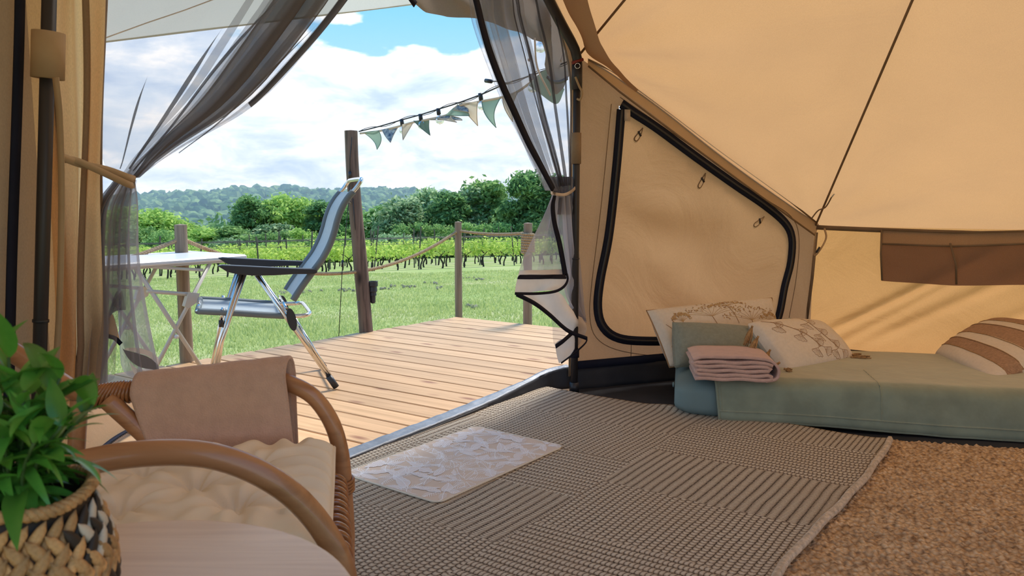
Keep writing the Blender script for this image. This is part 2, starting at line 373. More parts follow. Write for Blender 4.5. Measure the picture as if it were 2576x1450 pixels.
def foliage(name, c1, c2, tr=.4, rv=.25, vs=.9):
    m, t = basemat(name); g = t.n('ShaderNodeNewGeometry'); v = g.outputs['Position']
    no = t.n('ShaderNodeTexNoise', i_Scale=vs, i_Detail=3.); t.l(v, no.inputs['Vector'])
    f = t.math('ADD', t.math('MULTIPLY', no.outputs[0], .7), t.math('MULTIPLY', g.outputs['Random Per Island'], .6))
    c = t.ramp(f, [(.35, c2), (.95, c1)])
    oi = t.n('ShaderNodeObjectInfo'); hs = t.n('ShaderNodeHueSaturation'); t.l(c, hs.inputs['Color'])
    t.l(t.math('ADD', t.math('MULTIPLY', oi.outputs['Random'], rv), 1-rv/2), hs.inputs['Value'])
    d = t.n('ShaderNodeBsdfDiffuse'); tl = t.n('ShaderNodeBsdfTranslucent'); t.l(hs.outputs[0], d.inputs[0]); t.l(hs.outputs[0], tl.inputs[0])
    mx = t.n('ShaderNodeMixShader'); mx.inputs[0].default_value = tr; t.l(d.outputs[0], mx.inputs[1]); t.l(tl.outputs[0], mx.inputs[2])
    o = t.n('ShaderNodeOutputMaterial'); t.l(mx.outputs[0], o.inputs[0]); return m
M['f_dark'] = foliage('dark_foliage', (.34, .54, .20), (.07, .17, .07), .5)
M['f_mid'] = foliage('mid_foliage', (.50, .70, .25), (.11, .25, .08), .5)
M['f_bright'] = foliage('bright_foliage', (.68, .84, .26), (.26, .46, .10), .5)
M['f_silver'] = foliage('silver_foliage', (.60, .72, .42), (.13, .27, .11), .5)
M['f_vine'] = foliage('vine_foliage', (.78, .84, .24), (.36, .54, .10), .45, .2, 3.)
M['f_far'] = foliage('distant_foliage', (.38, .56, .22), (.08, .20, .09), .3, .3, .03)
M['grass'] = foliage('grass_blades', (.62, .66, .29), (.42, .50, .17), .4, .1, .8)
def groundmat():
    m, t = basemat('lawn_soil'); g = t.n('ShaderNodeNewGeometry'); v = g.outputs['Position']
    a = t.n('ShaderNodeTexNoise', i_Scale=.35, i_Detail=6., i_Roughness=.6); t.l(v, a.inputs['Vector'])
    b_ = t.n('ShaderNodeTexNoise', i_Scale=14., i_Detail=6., i_Roughness=.75); t.l(v, b_.inputs['Vector'])
    c = t.ramp(a.outputs[0], [(.35, (.42, .50, .18)), (.5, (.52, .56, .23)), (.64, (.62, .57, .33))])
    c = t.mix(t.ramp(b_.outputs[0], [(.3, .6), (.7, 0.)]), c, (.27, .35, .12))
    bs = t.n('ShaderNodeBsdfDiffuse'); t.l(c, bs.inputs[0]); bp = t.n('ShaderNodeBump', i_Strength=.6, i_Distance=.05); t.l(b_.outputs[0], bp.inputs['Height']); t.l(bp.outputs[0], bs.inputs['Normal'])
    o = t.n('ShaderNodeOutputMaterial'); t.l(bs.outputs[0], o.inputs[0]); return m
M['ground'] = groundmat()
def rugmat():
    m, t = basemat('flatweave_jute'); c0 = coordn(t); s = t.n('ShaderNodeSeparateXYZ'); t.l(c0, s.inputs[0]); X, Y = s.outputs[0], s.outputs[1]
    def saw(a, f): return t.math('FRACT', t.math('MULTIPLY', a, f))
    def tri(a, f, ph=0.): return t.math('ABSOLUTE', t.math('SINE', t.math('ADD', t.math('MULTIPLY', a, f*math.pi), ph)))
    wob = t.n('ShaderNodeTexNoise', i_Scale=5., i_Detail=2.); t.l(c0, wob.inputs['Vector']); wv_ = t.math('MULTIPLY', t.math('SUBTRACT', wob.outputs[0], .5), .05)
    X = t.math('ADD', X, t.math('MULTIPLY', wv_, .25)); Y = t.math('ADD', Y, t.math('MULTIPLY', wv_, .2))
    def knit(a, b, fa, fb, skew):
        r = t.math('FLOOR', t.math('MULTIPLY', a, fa)); alt = t.math('MULTIPLY', t.math('MODULO', t.math('ABSOLUTE', r), 2.), skew)
        ca = tri(a, fa); cb = t.math('ABSOLUTE', t.math('SINE', t.math('ADD', t.math('ADD', t.math('MULTIPLY', b, fb*math.pi), alt), t.math('MULTIPLY', ca, .9))))
        return t.math('MULTIPLY', t.math('POWER', ca, .55), t.math('POWER', cb, .55))
    A = knit(X, Y, 44., 50., 1.57); B = knit(X, Y, 30., 85., .8); D = knit(Y, X, 32., 66., .9)
    q = t.math('MODULO', t.math('ABSOLUTE', t.math('FLOOR', t.math('MULTIPLY', t.math('ADD', X, 10.07), 1.18))), 2.)
    p = t.math('MODULO', t.math('ABSOLUTE', t.math('FLOOR', t.math('MULTIPLY', t.math('ADD', t.math('ADD', Y, t.math('MULTIPLY', q, .23)), 10.), 2.3))), 3.)
    sel = t.math('MODULO', t.math('ADD', p, q), 3.)
    isB = t.math('COMPARE', sel, 1., .1); isD = t.math('COMPARE', sel, 2., .1)
    h = t.mix(isB, t.mix(isD, A, D), B)
    no = t.n('ShaderNodeTexNoise', i_Scale=190., i_Detail=4., i_Roughness=.75); t.l(c0, no.inputs['Vector'])
    lo = t.n('ShaderNodeTexNoise', i_Scale=3., i_Detail=3.); t.l(c0, lo.inputs['Vector'])
    hh = t.math('ADD', h, t.math('MULTIPLY', t.math('SUBTRACT', no.outputs[0], .5), 1.25))
    c = t.ramp(hh, [(.08, (.05, .035, .025)), (.36, (.46, .35, .26)), (.66, (.80, .66, .52)), (1., (1., .90, .76))])
    c = t.mix(t.ramp(lo.outputs[0], [(.4, 0.), (.65, .3)]), c, t.mix(.5, c, (.62, .45, .30)))
    b = t.n('ShaderNodeBsdfPrincipled'); b.inputs['Roughness'].default_value = .9; b.inputs['Specular IOR Level'].default_value = .2; t.l(c, b.inputs['Base Color'])
    bp = t.n('ShaderNodeBump', i_Strength=1., i_Distance=.008); t.l(hh, bp.inputs['Height']); t.l(bp.outputs[0], b.inputs['Normal'])
    o = t.n('ShaderNodeOutputMaterial'); t.l(b.outputs[0], o.inputs[0]); return m
M['rug'] = rugmat()
def pilemat():
    m, t = basemat('loop_pile_carpet'); v = coordn(t)
    no = t.n('ShaderNodeTexNoise', i_Scale=9., i_Detail=3.); t.l(v, no.inputs['Vector'])
    vo = t.n('ShaderNodeTexVoronoi', i_Scale=62.); t.l(v, vo.inputs['Vector'])
    wv = t.n('ShaderNodeTexNoise', i_Scale=60., i_Detail=5., i_Roughness=.7); t.l(v, wv.inputs['Vector'])
    c = t.ramp(vo.outputs['Distance'], [(.12, (.88, .64, .40)), (.5, (.60, .40, .23)), (.85, (.22, .13, .07))])
    c = t.mix(t.ramp(wv.outputs[0], [(.4, .0), (.7, .5)]), c, (.70, .50, .33)); c = t.mix(t.ramp(no.outputs[0], [(.4, .25), (.6, 0.)]), c, (.3, .18, .1))
    b = t.n('ShaderNodeBsdfPrincipled'); b.inputs['Roughness'].default_value = .95; b.inputs['Specular IOR Level'].default_value = .15; t.l(c, b.inputs['Base Color'])
    hgt = t.math('SUBTRACT', t.math('MULTIPLY', wv.outputs[0], .5), vo.outputs['Distance'])
    bp = t.n('ShaderNodeBump', i_Strength=.8, i_Distance=.01); t.l(hgt, bp.inputs['Height']); t.l(bp.outputs[0], b.inputs['Normal'])
    o = t.n('ShaderNodeOutputMaterial'); t.l(b.outputs[0], o.inputs[0]); return m
M['pile'] = pilemat()

# ------------------------------------------------------------------ tent geometry
PEAK = V((1.5, 1.9, 3.0))
EL = V((-1.27, 2.15, 1.80)); ER = V((.34, 4.28, 1.785)); AP = (EL+ER)/2; AP.z = 3.02
P0 = V((1.88, 4.95, .87)); Q1 = V((3.72, 3.88, .87)); Q2 = V((4.5, 1.7, .87)); Q3 = V((3.4, -.6, .87)); Q4 = V((1.2, -1.35, .87)); Q5 = V((-1.0, -1.05, .87)); P3 = V((-1.85, .45, .87))
def fl(p, z=0.): return V((p.x, p.y, z))
DD = (fl(ER)-fl(EL)).normalized(); DN = V((-DD.y, DD.x, 0))      # along the doorway / outward
def DP(px, py, off=0.): return plane_pt(px, py, fl(EL)+DN*off, DN)
WDd = (fl(P0)-fl(ER)).normalized(); WN = V((-WDd.y, WDd.x, 0))
def WP(px, py, off=0.): return plane_pt(px, py, fl(ER)+WN*off, WN)
BDd = (fl(Q1)-fl(P0)).normalized(); BN = V((-BDd.y, BDd.x, 0))
def BP(px, py, off=0.): return plane_pt(px, py, fl(P0)+BN*off, BN)

# floor (groundsheet)
ring = [fl(EL), fl(ER), fl(P0), fl(Q1), fl(Q2), fl(Q3), fl(Q4), fl(Q5), fl(P3)]
mb = MB(); cen = fl(PEAK)
mb.prism([p + (V((0, 0, 0))) for p in ring], (0, 0, -.02))
fo = mb.build('floor', M['sheet'], smooth=False); tag(fo, 'dark grey groundsheet floor of the tent', None, None, 'structure')
# bathtub rim under the window wall and back wall
def tub(name, a, b, z1, label):
    m_ = MB(); nn = V((-(b-a).y, (b-a).x, 0)).normalized()
    A = [lerp(a, b, i/12)-nn*(.035*math.sin(math.pi*i/12)+.0) for i in range(13)]
    loft([p-nn*.02+V((0, 0, .0)) for p in A], [p+V((0, 0, z1)) for p in A], 6, 40, lambda u, v: nn*(.01*nz(u*2, v*9)), mb=m_)
    o = m_.build(name, M['sheet'], solid=.003); tag(o, label, None, None, 'structure'); return o
b1 = tub('baseboard_right', fl(ER), fl(P0), .115, 'dark upturned groundsheet rim below the window wall')
b2 = tub('baseboard_back', fl(P0), fl(Q1), .115, 'dark upturned groundsheet rim below the back wall')
m_ = MB(); m_.ribbon([fl(ER, .135)+DD*-.02-WN*.012, fl(lerp(ER, P0, .5), .135)-WN*.03, fl(P0, .135)-WN*.01], .045, .004, WN)
m_.build('binding_tape', M['navy'], b1)

def sagtri(a, b, c, n_=24, sag=.05, wr=.02, seed=0.):
    nrm = (b-a).cross(c-a).normalized(); mb = MB(); idx = {}
    for i in range(n_+1):
        for j in range(n_+1-i):
            u, v = i/n_, j/n_; w_ = 1-u-v
            p = a*w_+b*u+c*v; e = 27*u*v*w_
            for vx, am in ((a, .020), (b, .020)):
                q = p-vx; dd_ = q.length
                if dd_ > 1e-4:
                    q = q/dd_; th_ = math.acos(max(-1, min(1, q.dot((c-vx).normalized()))))
                    p = p + nrm*(am*math.sin(th_*11+.6)*smooth(dd_/.25)*math.exp(-dd_/1.1)*min(1, e*4+.15)*min(1, th_*8))
            p = p + nrm*(sag*e*.9) + nrm*(wr*min(1, e*2.)*nz(p.x*1.1+seed, p.y*1.1, p.z*1.3)*1.6)
            idx[i, j] = len(mb.v); mb.v.append(p)
    for i in range(n_):
        for j in range(n_-i):
            mb.f.append((idx[i, j], idx[i+1, j], idx[i, j+1])); mb.m.append(0)
            if i+j < n_-1: mb.f.append((idx[i+1, j], idx[i+1, j+1], idx[i, j+1])); mb.m.append(0)
    return mb
# roof: one canvas skin of joined panels
roof = MB()
eaves = [ER, P0, Q1, Q2, Q3, Q4, Q5, P3, EL]
for i, (a, b) in enumerate(zip(eaves, eaves[1:])):
    if i == 5: continue          # panel behind the camera left out, an assumed opening adding neutral light
    t_ = sagtri(a, b, PEAK, 80 if i < 2 else 26, .06, .03, i*3.); roof.add(t_.v, t_.f)
for a, b in ((AP, ER), (EL, AP)):
    t_ = sagtri(a, b, PEAK, 16, .03, .015); roof.add(t_.v, t_.f)
ro = roof.build('ceiling', M['canvas']); tag(ro, 'amber glowing canvas tent roof seen from inside', None, None, 'structure')
# roof seams
for k, (a, nm) in enumerate(((P0, 0), (ER, 0), (Q1, 0), (AP, 0), (Q2, 0), (P3, 0), (EL, 0))):
    d = (PEAK-a).normalized(); m_ = MB(); pth = [lerp(a, PEAK, i/20)+V((0, 0, -.012)) for i in range(21)]
    m_.tube(pth, .0065, 6); m_.build('roof_seam', M['seam'], ro)

# window wall (front right) between door pole and corner, outline follows the roof line
def wallgrid(a, b, za, zb, nrm, name, mat_, n1_=60, n2_=30, bulge=.0, wr=.012, z0=.1, seed=0., fold=None, hole=None):
    m_ = MB()
    def fn(u, v):
        p = lerp(fl(a), fl(b), u); zt = lerp(za, zb, u); z = z0+(zt-z0)*v; e = math.sin(math.pi*u)*math.sin(math.pi*min(1, v+.02))
        if hole: pass
        q = V((p.x, p.y, z)) - nrm*(bulge*e) + nrm*(wr*nz(u*5+seed, z*3.5, seed)*min(1, e*3))
        if fold: q = q + nrm*fold(q, u, v)
        return q
    m_.grid(fn, n1_, n2_)
    if hole:
        H = [((p-a).dot((fl(b)-fl(a)).normalized()), p.z) for p in hole]
        def ins(p):
            x, y = (p-a).dot((fl(b)-fl(a)).normalized()), p.z; c = False
            for (x1, y1), (x2, y2) in zip(H, H[1:]+H[:1]):
                if (y1 > y) != (y2 > y) and x < (x2-x1)*(y-y1)/(y2-y1)+x1: c = not c
            return c
        keep = [k for k, f in enumerate(m_.f) if not all(ins(m_.v[i]) for i in f)]
        m_.f = [m_.f[k] for k in keep]; m_.m = [m_.m[k] for k in keep]
    return m_.build(name, mat_)
W1 = [(1562, 262), (1549, 420), (1530, 590), (1508, 705), (1502, 775), (1515, 822), (1552, 850), (1620, 858), (1750, 856), (1880, 848), (1935, 836), (1957, 795), (1972, 720), (1987, 660), (1990, 600), (1972, 560), (1920, 515), (1850, 467), (1750, 396), (1650, 322), (1590, 283), (1562, 262)]
wpts = [WP(x, y, -.02) for x, y in W1]
wpl = spline(wpts, 150)
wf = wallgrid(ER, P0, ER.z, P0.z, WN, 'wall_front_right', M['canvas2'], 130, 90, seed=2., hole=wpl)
tag(wf, 'beige canvas wall panel right of the doorway holding the zipped window', None, None, 'structure')
def bfold(q, u, v):
    # tension folds running from lower left to upper right
    s_ = (q-fl(P0)).dot(BDd); r = 0.
    for (s0, z0_, sl, wd, am) in ((.05, .18, .62, .030, .030), (.32, .16, .60, .035, .022), (.0, .02, .70, .03, .015), (.75, .2, .55, .04, .014)):
        d = (q.z - (z0_+(s_-s0)*sl))
        r += -am*math.exp(-(d/wd)**2)*smooth((s_-s0+.12)/.35)*(1-smooth((s_-s0-.75)/.5))
    return r
wb = wallgrid(P0, Q1, .87, .87, BN, 'wall_back', M['canvas_w'], 110, 60, .03, .01, .1, 5., bfold)
tag(wb, 'amber canvas side wall behind the bed', None, None, 'structure')
# low side walls behind the camera left out to let neutral light in
for a, b, nm, ll in ((Q1, Q2, 'wall_right', 'canvas side wall on the right'), (P3, EL, 'wall_left', 'canvas wall left of the doorway')):
    nn = V((-(b-a).y, (b-a).x, 0)).normalized()
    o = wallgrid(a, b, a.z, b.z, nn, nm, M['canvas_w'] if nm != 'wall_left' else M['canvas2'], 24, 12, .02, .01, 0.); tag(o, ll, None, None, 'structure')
# seams of the left wall: black zip running down
m_ = MB(); LN = V((-(fl(EL)-fl(P3)).y, (fl(EL)-fl(P3)).x, 0)).normalized()
def LP(px, py, off=0.): return plane_pt(px, py, fl(EL)+LN*off, LN)
m_.ribbon(spline([LP(52, -260, -.03), LP(50, 20, -.03), LP(42, 300, -.03), LP(30, 650, -.03), LP(22, 1000, -.03), LP(15, 1200, -.03)], 24), .026, .006, LN)
m_.build('zip_binding', M['navy'], bpy.data.objects['wall_left'])

# doorway surround: canvas bands along both jambs and rafters (front gable)
dt = lambda t, z, off=0.: fl(EL)+DD*t+DN*off+V((0, 0, z))
TL = (fl(ER)-fl(EL)).length
g = MB()
jR = [dt(TL-.055, .08), dt(TL-.055, .7), dt(TL-.06, 1.3), dt(TL-.065, 1.62), dt(TL-.12, 1.80), dt(TL-.26, 2.0), dt(TL-.55, 2.32), dt(TL-.9, 2.62), dt(TL/2, 2.88)]
eR = [dt(TL, .08), dt(TL, .7), dt(TL, 1.3), dt(TL, 1.62), dt(TL, 1.79), dt(TL-.18, 1.97), dt(TL-.48, 2.28), dt(TL-.8, 2.58), dt(TL/2, 3.02)]
loft(jR, eR, 5, 60, lambda u, v: DN*(.006*nz(u*3, v*20)), mb=g)
jL = [dt(.06, .0), dt(.06, .7), dt(.06, 1.62), dt(.12, 1.80), dt(.55, 2.28), dt(TL/2, 2.88)]
eL = [dt(0, .0), dt(0, .7), dt(0, 1.62), dt(0, 1.80), dt(.5, 2.32), dt(TL/2, 3.02)]
loft(jL, eL, 5, 40, mb=g)
go = g.build('door_1', M['canvas']); tag(go, 'canvas surround of the open tent doorway', None, None, 'structure')
for J in (jR, jL):
    m_ = MB(); m_.tube(spline([p-DN*.006 for p in J], 50), .006, 6); m_.build('hem_piping', M['seam'], go)
# right: double canvas patch round the elbow, valance along the sloping eave
m_ = MB()
A = [R(1390, -60, 3.95), R(1425, 20, 4.02), R(1462, 90, 4.15), R(1478, 135, 4.22), R(1530, 172, 4.25), R(1600, 232, 4.33)]
B = [R(1470, -60, 3.75), R(1478, 0, 3.8), R(1500, 75, 3.9), R(1516, 118, 4.0), R(1552, 172, 4.15), R(1606, 226, 4.30)]
loft(A, B, 14, 40, lambda u, v: V((0, .02*nz(u*3, v*6), 0)), mb=m_)
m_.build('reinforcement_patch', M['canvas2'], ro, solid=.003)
m_ = MB()
A = [WP(1478, 165, -.02), WP(1700, 335, -.025), WP(1900, 482, -.02), WP(2050, 590, -.01)]
B = [WP(1478, 140, -.01), WP(1560, 192, -.01), WP(1700, 292, -.015), WP(1900, 440, -.01), WP(2055, 563, -.01)]
loft(A, B, 6, 50, lambda u, v: -WN*(.012*math.sin(v*7)+.01*u), mb=m_, sm=False)
m_.build('valance', mat('valance_canvas', (.66, .44, .26), .9, var=.06, bump=.1, bs=400), wf)
for pts in ([(1480, 166), (1560, 232), (1700, 337), (1900, 484), (2050, 592)], [(1480, 150), (1540, 178), (1700, 287), (1900, 436), (2056, 562)]):
    m_ = MB(); m_.ribbon([WP(x, y, -.045) for x, y in pts], .010, .003, WN); m_.build('seam_tape', M['seam'], wf)
# thin stitched seams on the window wall
for pts in ([(1538, 262), (1512, 520), (1488, 720), (1484, 800), (1500, 850), (1550, 880), (1640, 895), (1720, 893)],
            [(1560, 245), (1640, 300), (1800, 410), (1920, 497), (1990, 545), (2010, 600), (2003, 700), (1985, 800)]):
    m_ = MB(); m_.tube(spline([WP(x, y, -.014) for x, y in pts], 60), .0022, 5); m_.build('stitching', M['seam'], wf)
m_ = MB(); m_.tube([WP(1588, 868, -.012), WP(1587, 900, -.012)], .002, 5); m_.build('stitching', M['seam'], wf)
# window panel, thinner canvas behind its zip
cen_ = sum(wpl[:-1], V((0, 0, 0)))/149
m_ = MB()
def wfn(u, v):
    i = u*149; k = min(148, int(i)); p = lerp(wpl[k], wpl[k+1], i-k); q = lerp(cen_, p, v)
    e = 1-v*v
    return q + WN*(.022*e*nz(q.x*3, q.z*3, 1.) + .010*e*math.sin((q.x*.5+q.z)*14+3*nz(q.x*2, q.z*2)))
m_.grid(wfn, 150, 26)
w1 = m_.build('window_1', M['canvas_win']); tag(w1, 'closed canvas window flap with a black zip outline', None, None, 'structure')
m_ = MB(); m_.ribbon([p-WN*.008 for p in wpl[1:]], .050, .010, WN); m_.build('zip_binding', M['navy'], w1)
m_ = MB(); m_.ribbon([p-WN*.0145 for p in wpl[1:]], .014, .004, WN); m_.build('zip_teeth', M['black'], w1)
m_ = MB(); m_.box(WP(1578, 290, -.035), (.035, .005, .06), Matrix.Rotation(math.atan2(WDd.y, WDd.x), 3, 'Z')); m_.build('zip_flap', M['hem'], w1)
for (x, y, ex, ey) in ((1617, 322, 1600, 350), (1775, 436, 1760, 468), (1922, 545, 1900, 566)):  # silhouettes of the outer loops and toggles, modelled as dusky straps inside
    m_ = MB(); a, b = WP(x, y, -.022), WP(ex, ey, -.024); s_ = (b-a).cross(WN).normalized()
    m_.tube(spline([a, lerp(a, b, .5)+s_*.012, b+s_*.012, b+(b-a)*.15, b-s_*.012, lerp(a, b, .5)-s_*.008, a], 30), .0045, 6, flat=.5)
    lo_ = m_.build('loop_silhouette', M['seam'], w1)
    m_ = MB(); m_.tube([lerp(a, b, .45)-s_*.014-WN*.004, lerp(a, b, .6)+s_*.014-WN*.004], .006, 8); m_.build('toggle', M['pole'], lo_)
# corner strip, eave band, pocket on the back wall
m_ = MB(); m_.ribbon([BP(2054, 585, -.03), BP(2043, 700, -.035), BP(2026, 830, -.02)], .018, .004, BN); m_.build('corner_seam', M['seam'], wb)
m_ = MB(); m_.ribbon([fl(P0, .862)-BN*.015]+[fl(lerp(P0, Q1, i/20), .862-.018*math.sin(math.pi*i/20))-BN*.04 for i in range(1, 20)]+[fl(Q1, .862)], .028, .005, BN); m_.build('eave_band', M['seam'], wb)
m_ = MB()
def pk(x, y, o=-.05): return BP(x, y, o)
loft([pk(2218, 707), pk(2300, 712), pk(2400, 718), pk(2576, 716), pk(2900, 712)], [pk(2218, 612), pk(2400, 618), pk(2576, 612), pk(2900, 600)], 10, 50, lambda u, v: -BN*(.03*(1-u)*math.sin(math.pi*min(1, v*1.2))+.012*nz(v*9, u*2)), mb=m_, sm=False)
po = m_.build('storage_pocket', M['pocket'], wb, solid=.002)
m_ = MB(); loft([pk(2218, 614, -.052), pk(2400, 620, -.052), pk(2576, 614, -.052), pk(2900, 602, -.052)], [pk(2218, 580), pk(2400, 586), pk(2576, 584), pk(2900, 578)], 4, 30, mb=m_, sm=False); m_.build('pocket_band', M['canvas2'], po, solid=.002)
for pts in ([(2218, 578), (2216, 640), (2219, 706)], [(2390, 612), (2405, 665), (2406, 716)], [(2219, 614), (2400, 620), (2576, 614), (2900, 602)], [(2219, 578), (2400, 585), (2576, 582)]):
    m_ = MB(); m_.ribbon([pk(x, y, -.075 if len(pts) == 3 and pts[0][0] > 2300 else -.058) for x, y in pts], .011, .003, BN); m_.build('pocket_seam', M['seam'], po)
# corner tie loops hanging from the eave
m_ = MB(); m_.tube(spline([R(2052, 585, 4.75), R(2047, 640, 4.73), R(2060, 633, 4.7), R(2078, 600, 4.72), R(2074, 575, 4.75)], 30), .006, 6, flat=.4)
co = m_.build('corner_tie_loop', M['strap'], wb); m_ = MB(); m_.tube([R(2053, 636, 4.69), R(2062, 622, 4.69)], .006, 8); m_.build('toggle', M['black'], co)
m_ = MB(); m_.tube(spline([R(2040, 552, 4.78), R(2058, 530, 4.75), R(2078, 520, 4.72), R(2100, 480, 4.66)], 20), .004, 6); m_.build('corner_cord', M['seam'], wb)

# threshold lip of the groundsheet
m_ = MB()
inn = [G(480, 1340), G(700, 1245), G(868, 1182), G(985, 1135), G(1100, 1092), G(1230, 1042), G(1330, 1002), G(1385, 984), G(1440, 978)]
top = []
for i, (x, y) in enumerate([(480, 1290), (700, 1200), (868, 1146), (985, 1098), (1100, 1052), (1230, 1000), (1330, 958), (1385, 934), (1438, 918)]):
    b = inn[i]; top.append(V((b.x, b.y, 0))+DN*.012+V((0, 0, (.030, .030, .032, .034, .04, .05, .075, .10, .12)[i])))
o1 = loft(inn, top, 8, 70, lambda u, v: DN*(.006*nz(u*3, v*30)), mb=m_)
l1 = m_.build('trim_1', M['sheet'], solid=.003); tag(l1, 'dark groundsheet threshold lip of the doorway', None, None, 'structure')
m_ = MB(); loft(top, [p+DN*(.060 if k < 6 else .03)+V((0, 0, .010)) for k, p in enumerate(top)], 5, 70, lambda u, v: V((0, 0, .004*nz(u*4, v*40))), mb=m_); m_.build('lip_edge', M['sheet_l'], l1, solid=.002)
m_ = MB(); m_.ribbon([p-DN*.004+V((0, 0, -.012)) for p in spline(top[:6], 50)], .014, .006, DN); m_.build('zip_binding', M['black'], l1)

# tent poles
def pole(px, w_, z1, loc, label, name='tent_pole', lean=(0, 0)):
    t_ = thing(name, fl(loc), label, 'tent pole'); m_ = MB(); LV = V((lean[0], lean[1], 0))
    m_.tube([fl(loc, .05)+LV*(.05/z1), fl(loc, .9)+LV*(.9/z1), fl(loc, z1)+LV], w_, 14); m_.build('shaft', M['pole'], t_)
    m_ = MB(); m_.tube([fl(loc, .0), fl(loc, .055)], w_*1.35, 14); m_.build('rubber_foot', M['black'], t_)
    m_ = MB(); m_.tube([fl(loc, .72)+LV*(.72/z1), fl(loc, .727)+LV*(.727/z1)], w_*1.15, 14); m_.build('joint_ring', M['black'], t_)
    return t_
pR = fl(ER)-V((.02, .03, 0)); pR = fl(G(1441, 985)) ; pL = fl(EL)-DN*.04
tp = pole(0, .0195, 1.74, V((.335, 4.20, 0)), 'dark steel door pole standing right of the doorway beside the window wall')
e0 = V((.335, 4.20, 1.70)); e1 = e0+V((0, 0, .06)); dirv = (AP-ER).normalized()
m_ = MB(); m_.tube(spline([e0, e1, e1+dirv*.06+V((0, 0, .02)), e1+dirv*.4, e1+dirv*1.5], 30), .026, 14); m_.build('rafter_tube', M['pole'], tp)
m_ = MB(); m_.tube([e0-V((0, 0, .10)), e0+V((0, 0, .035))], .028, 14); m_.build('elbow_sleeve', M['pole'], tp)
m_ = MB(); m_.tube([e0+V((-.028, -.028, .03)), e0+V((.03, -.015, .05))], .008, 8); m_.build('red_clip', M['redplastic'], tp)
m_ = MB(); m_.tube([V((.335+.013*math.cos(a), 4.17, 1.715+.013*math.sin(a))) for a in np.linspace(0, 6.28, 20)], .0025, 6); m_.build('split_ring', M['alu'], tp)
m_ = MB(); m_.tube(spline([V((.325, 4.175, 1.66)), V((.345, 4.165, 1.61)), V((.36, 4.165, 1.58)), V((.35, 4.165, 1.545)), V((.335, 4.175, 1.55))], 20), .006, 6); m_.build('strap_loop', M['strap'], tp)
for z_ in ((1.30, .16), (.215, .045)):
    m_ = MB(); m_.tube([V((.335, 4.20, z_[0]-z_[1]/2)), V((.335, 4.20, z_[0]+z_[1]/2))], .026, 14); m_.build('canvas_sleeve', M['canvas2'] if z_[0] > 1 else M['navy'], tp)
tp2 = pole(0, .0175, 1.66, V((-1.315, 2.08, 0)), 'dark steel door pole standing left of the doorway behind the plant', lean=(.156, .0))
m_ = MB(); A = V((-1.182, 2.08, 0)); m_.tube([A+V((-.005, 0, 1.35)), A+V((0.005, 0, 1.465))], .039, 16); m_.build('canvas_sleeve', M['strap'], tp2)
m_ = MB(); m_.ribbon(spline([R(140, 195, 2.05), R(150, 300, 2.05), R(155, 500, 2.05), R(150, 760, 2.04), R(140, 930, 2.04)], 30), .016, .003, (0, 1, 0)); m_.build('webbing', M['strap'], tp2)

# canvas door rolled back at the left jamb: vertical gathered canvas
cl = thing('canvas_door', fl(DP(205, 700, -.02)), 'beige canvas door gathered in vertical folds beside the left pole', 'door flap')
m_ = MB()
def foldfn(u, v):
    y = lerp(-420, 1010, v); x0 = 118+8*v; x1 = lerp(268, 252, min(1, v*1.2))
    if v > .9: x1 -= (v-.9)*250
    p = DP(lerp(x0, x1, u), y, 0.)
    return p + DN*(.028*math.sin(u*13+.6*math.sin(v*4))*(.6+.4*u)-.02) + DD*(.006*math.sin(v*9+u*6))
m_.grid(foldfn, 60, 60); m_.build('gathered_canvas', M['canvas_d'], cl)
m_ = MB(); m_.tube([foldfn(1, v/40) for v in range(41)], .007, 6); m_.build('hem_piping', M['seam'], cl)
m_ = MB(); m_.ribbon([foldfn(.62, v/40)-DN*.012 for v in range(41)], .018, .004, DN); m_.build('seam_tape', M['canvas2'], cl)
# its lower part lying out over the deck, zip edge arcing
lf = MB()
A = [G(60, 1330, .03), G(200, 1195, .02), G(250, 1135, .02), G(310, 1092, .02), G(372, 1062, .02), G(420, 1060, .02)]
B = [G(20, 1180, .05), G(150, 1060, .16), G(215, 1012, .17), G(275, 985, .17), G(350, 968, .16), G(420, 972, .12)]
loft(A, B, 16, 50, lambda u, v: V((0, 0, .02*math.sin(u*math.pi)+.01*nz(u*4, v*6))), mb=lf)
lo_ = lf.build('trailing_canvas', M['canvas'], cl, solid=.002)
m_ = MB(); m_.ribbon([p+V((0, 0, .006)) for p in spline(A, 60)], .026, .006, (0, 0, 1)); m_.build('zip_binding', M['navy'], lo_)
m_ = MB()
for p, q in zip(spline(A, 90), spline(A, 90)[1:]):
    t_ = (q-p).normalized(); s_ = t_.cross(V((0, 0, 1))); m_.box(p+s_*.016+V((0, 0, .006)), (.004, .010, .004), Matrix.Rotation(math.atan2(t_.y, t_.x), 3, 'Z'))
m_.build('zip_teeth', M['black'], lo_, smooth=False)

# ------------------------------------------------------------------ deck
C0 = G(1150, 797); ED = (C0-G(230, 950)).normalized(); BD = V((ED.y, -ED.x, 0)).normalized()
BD = (G(1390, 822)-C0).normalized()
PW, GAP = .143, .013
deck = thing('deck', C0+BD*1.5-ED*3, 'pale new pine plank deck in front of the tent', 'deck', None, 'structure')
nb = 52
for i in range(nb):
    s_ = (i+.5)*(PW+GAP); a = C0 - ED*s_
    L = 4.6; st = rnd.uniform(-.012, .012)
    if i < 1: st = 0
    m_ = MB(); m_.box((0, 0, 0), (L, PW, .026), bev=.003)
    if i < 2 or True:
        me_o = m_.build('plank', M['plank'], deck, smooth=False)
    me_o.data.transform(Matrix.Translation(deck.location))
    me_o.location = (a + BD*(L/2+st)) + V((0, 0, -.014+rnd.uniform(-.0012, .0012))) - deck.location
    me_o.rotation_euler = (0, 0, math.atan2(BD.y, BD.x) + rnd.uniform(-.0008, .0008))
m_ = MB()
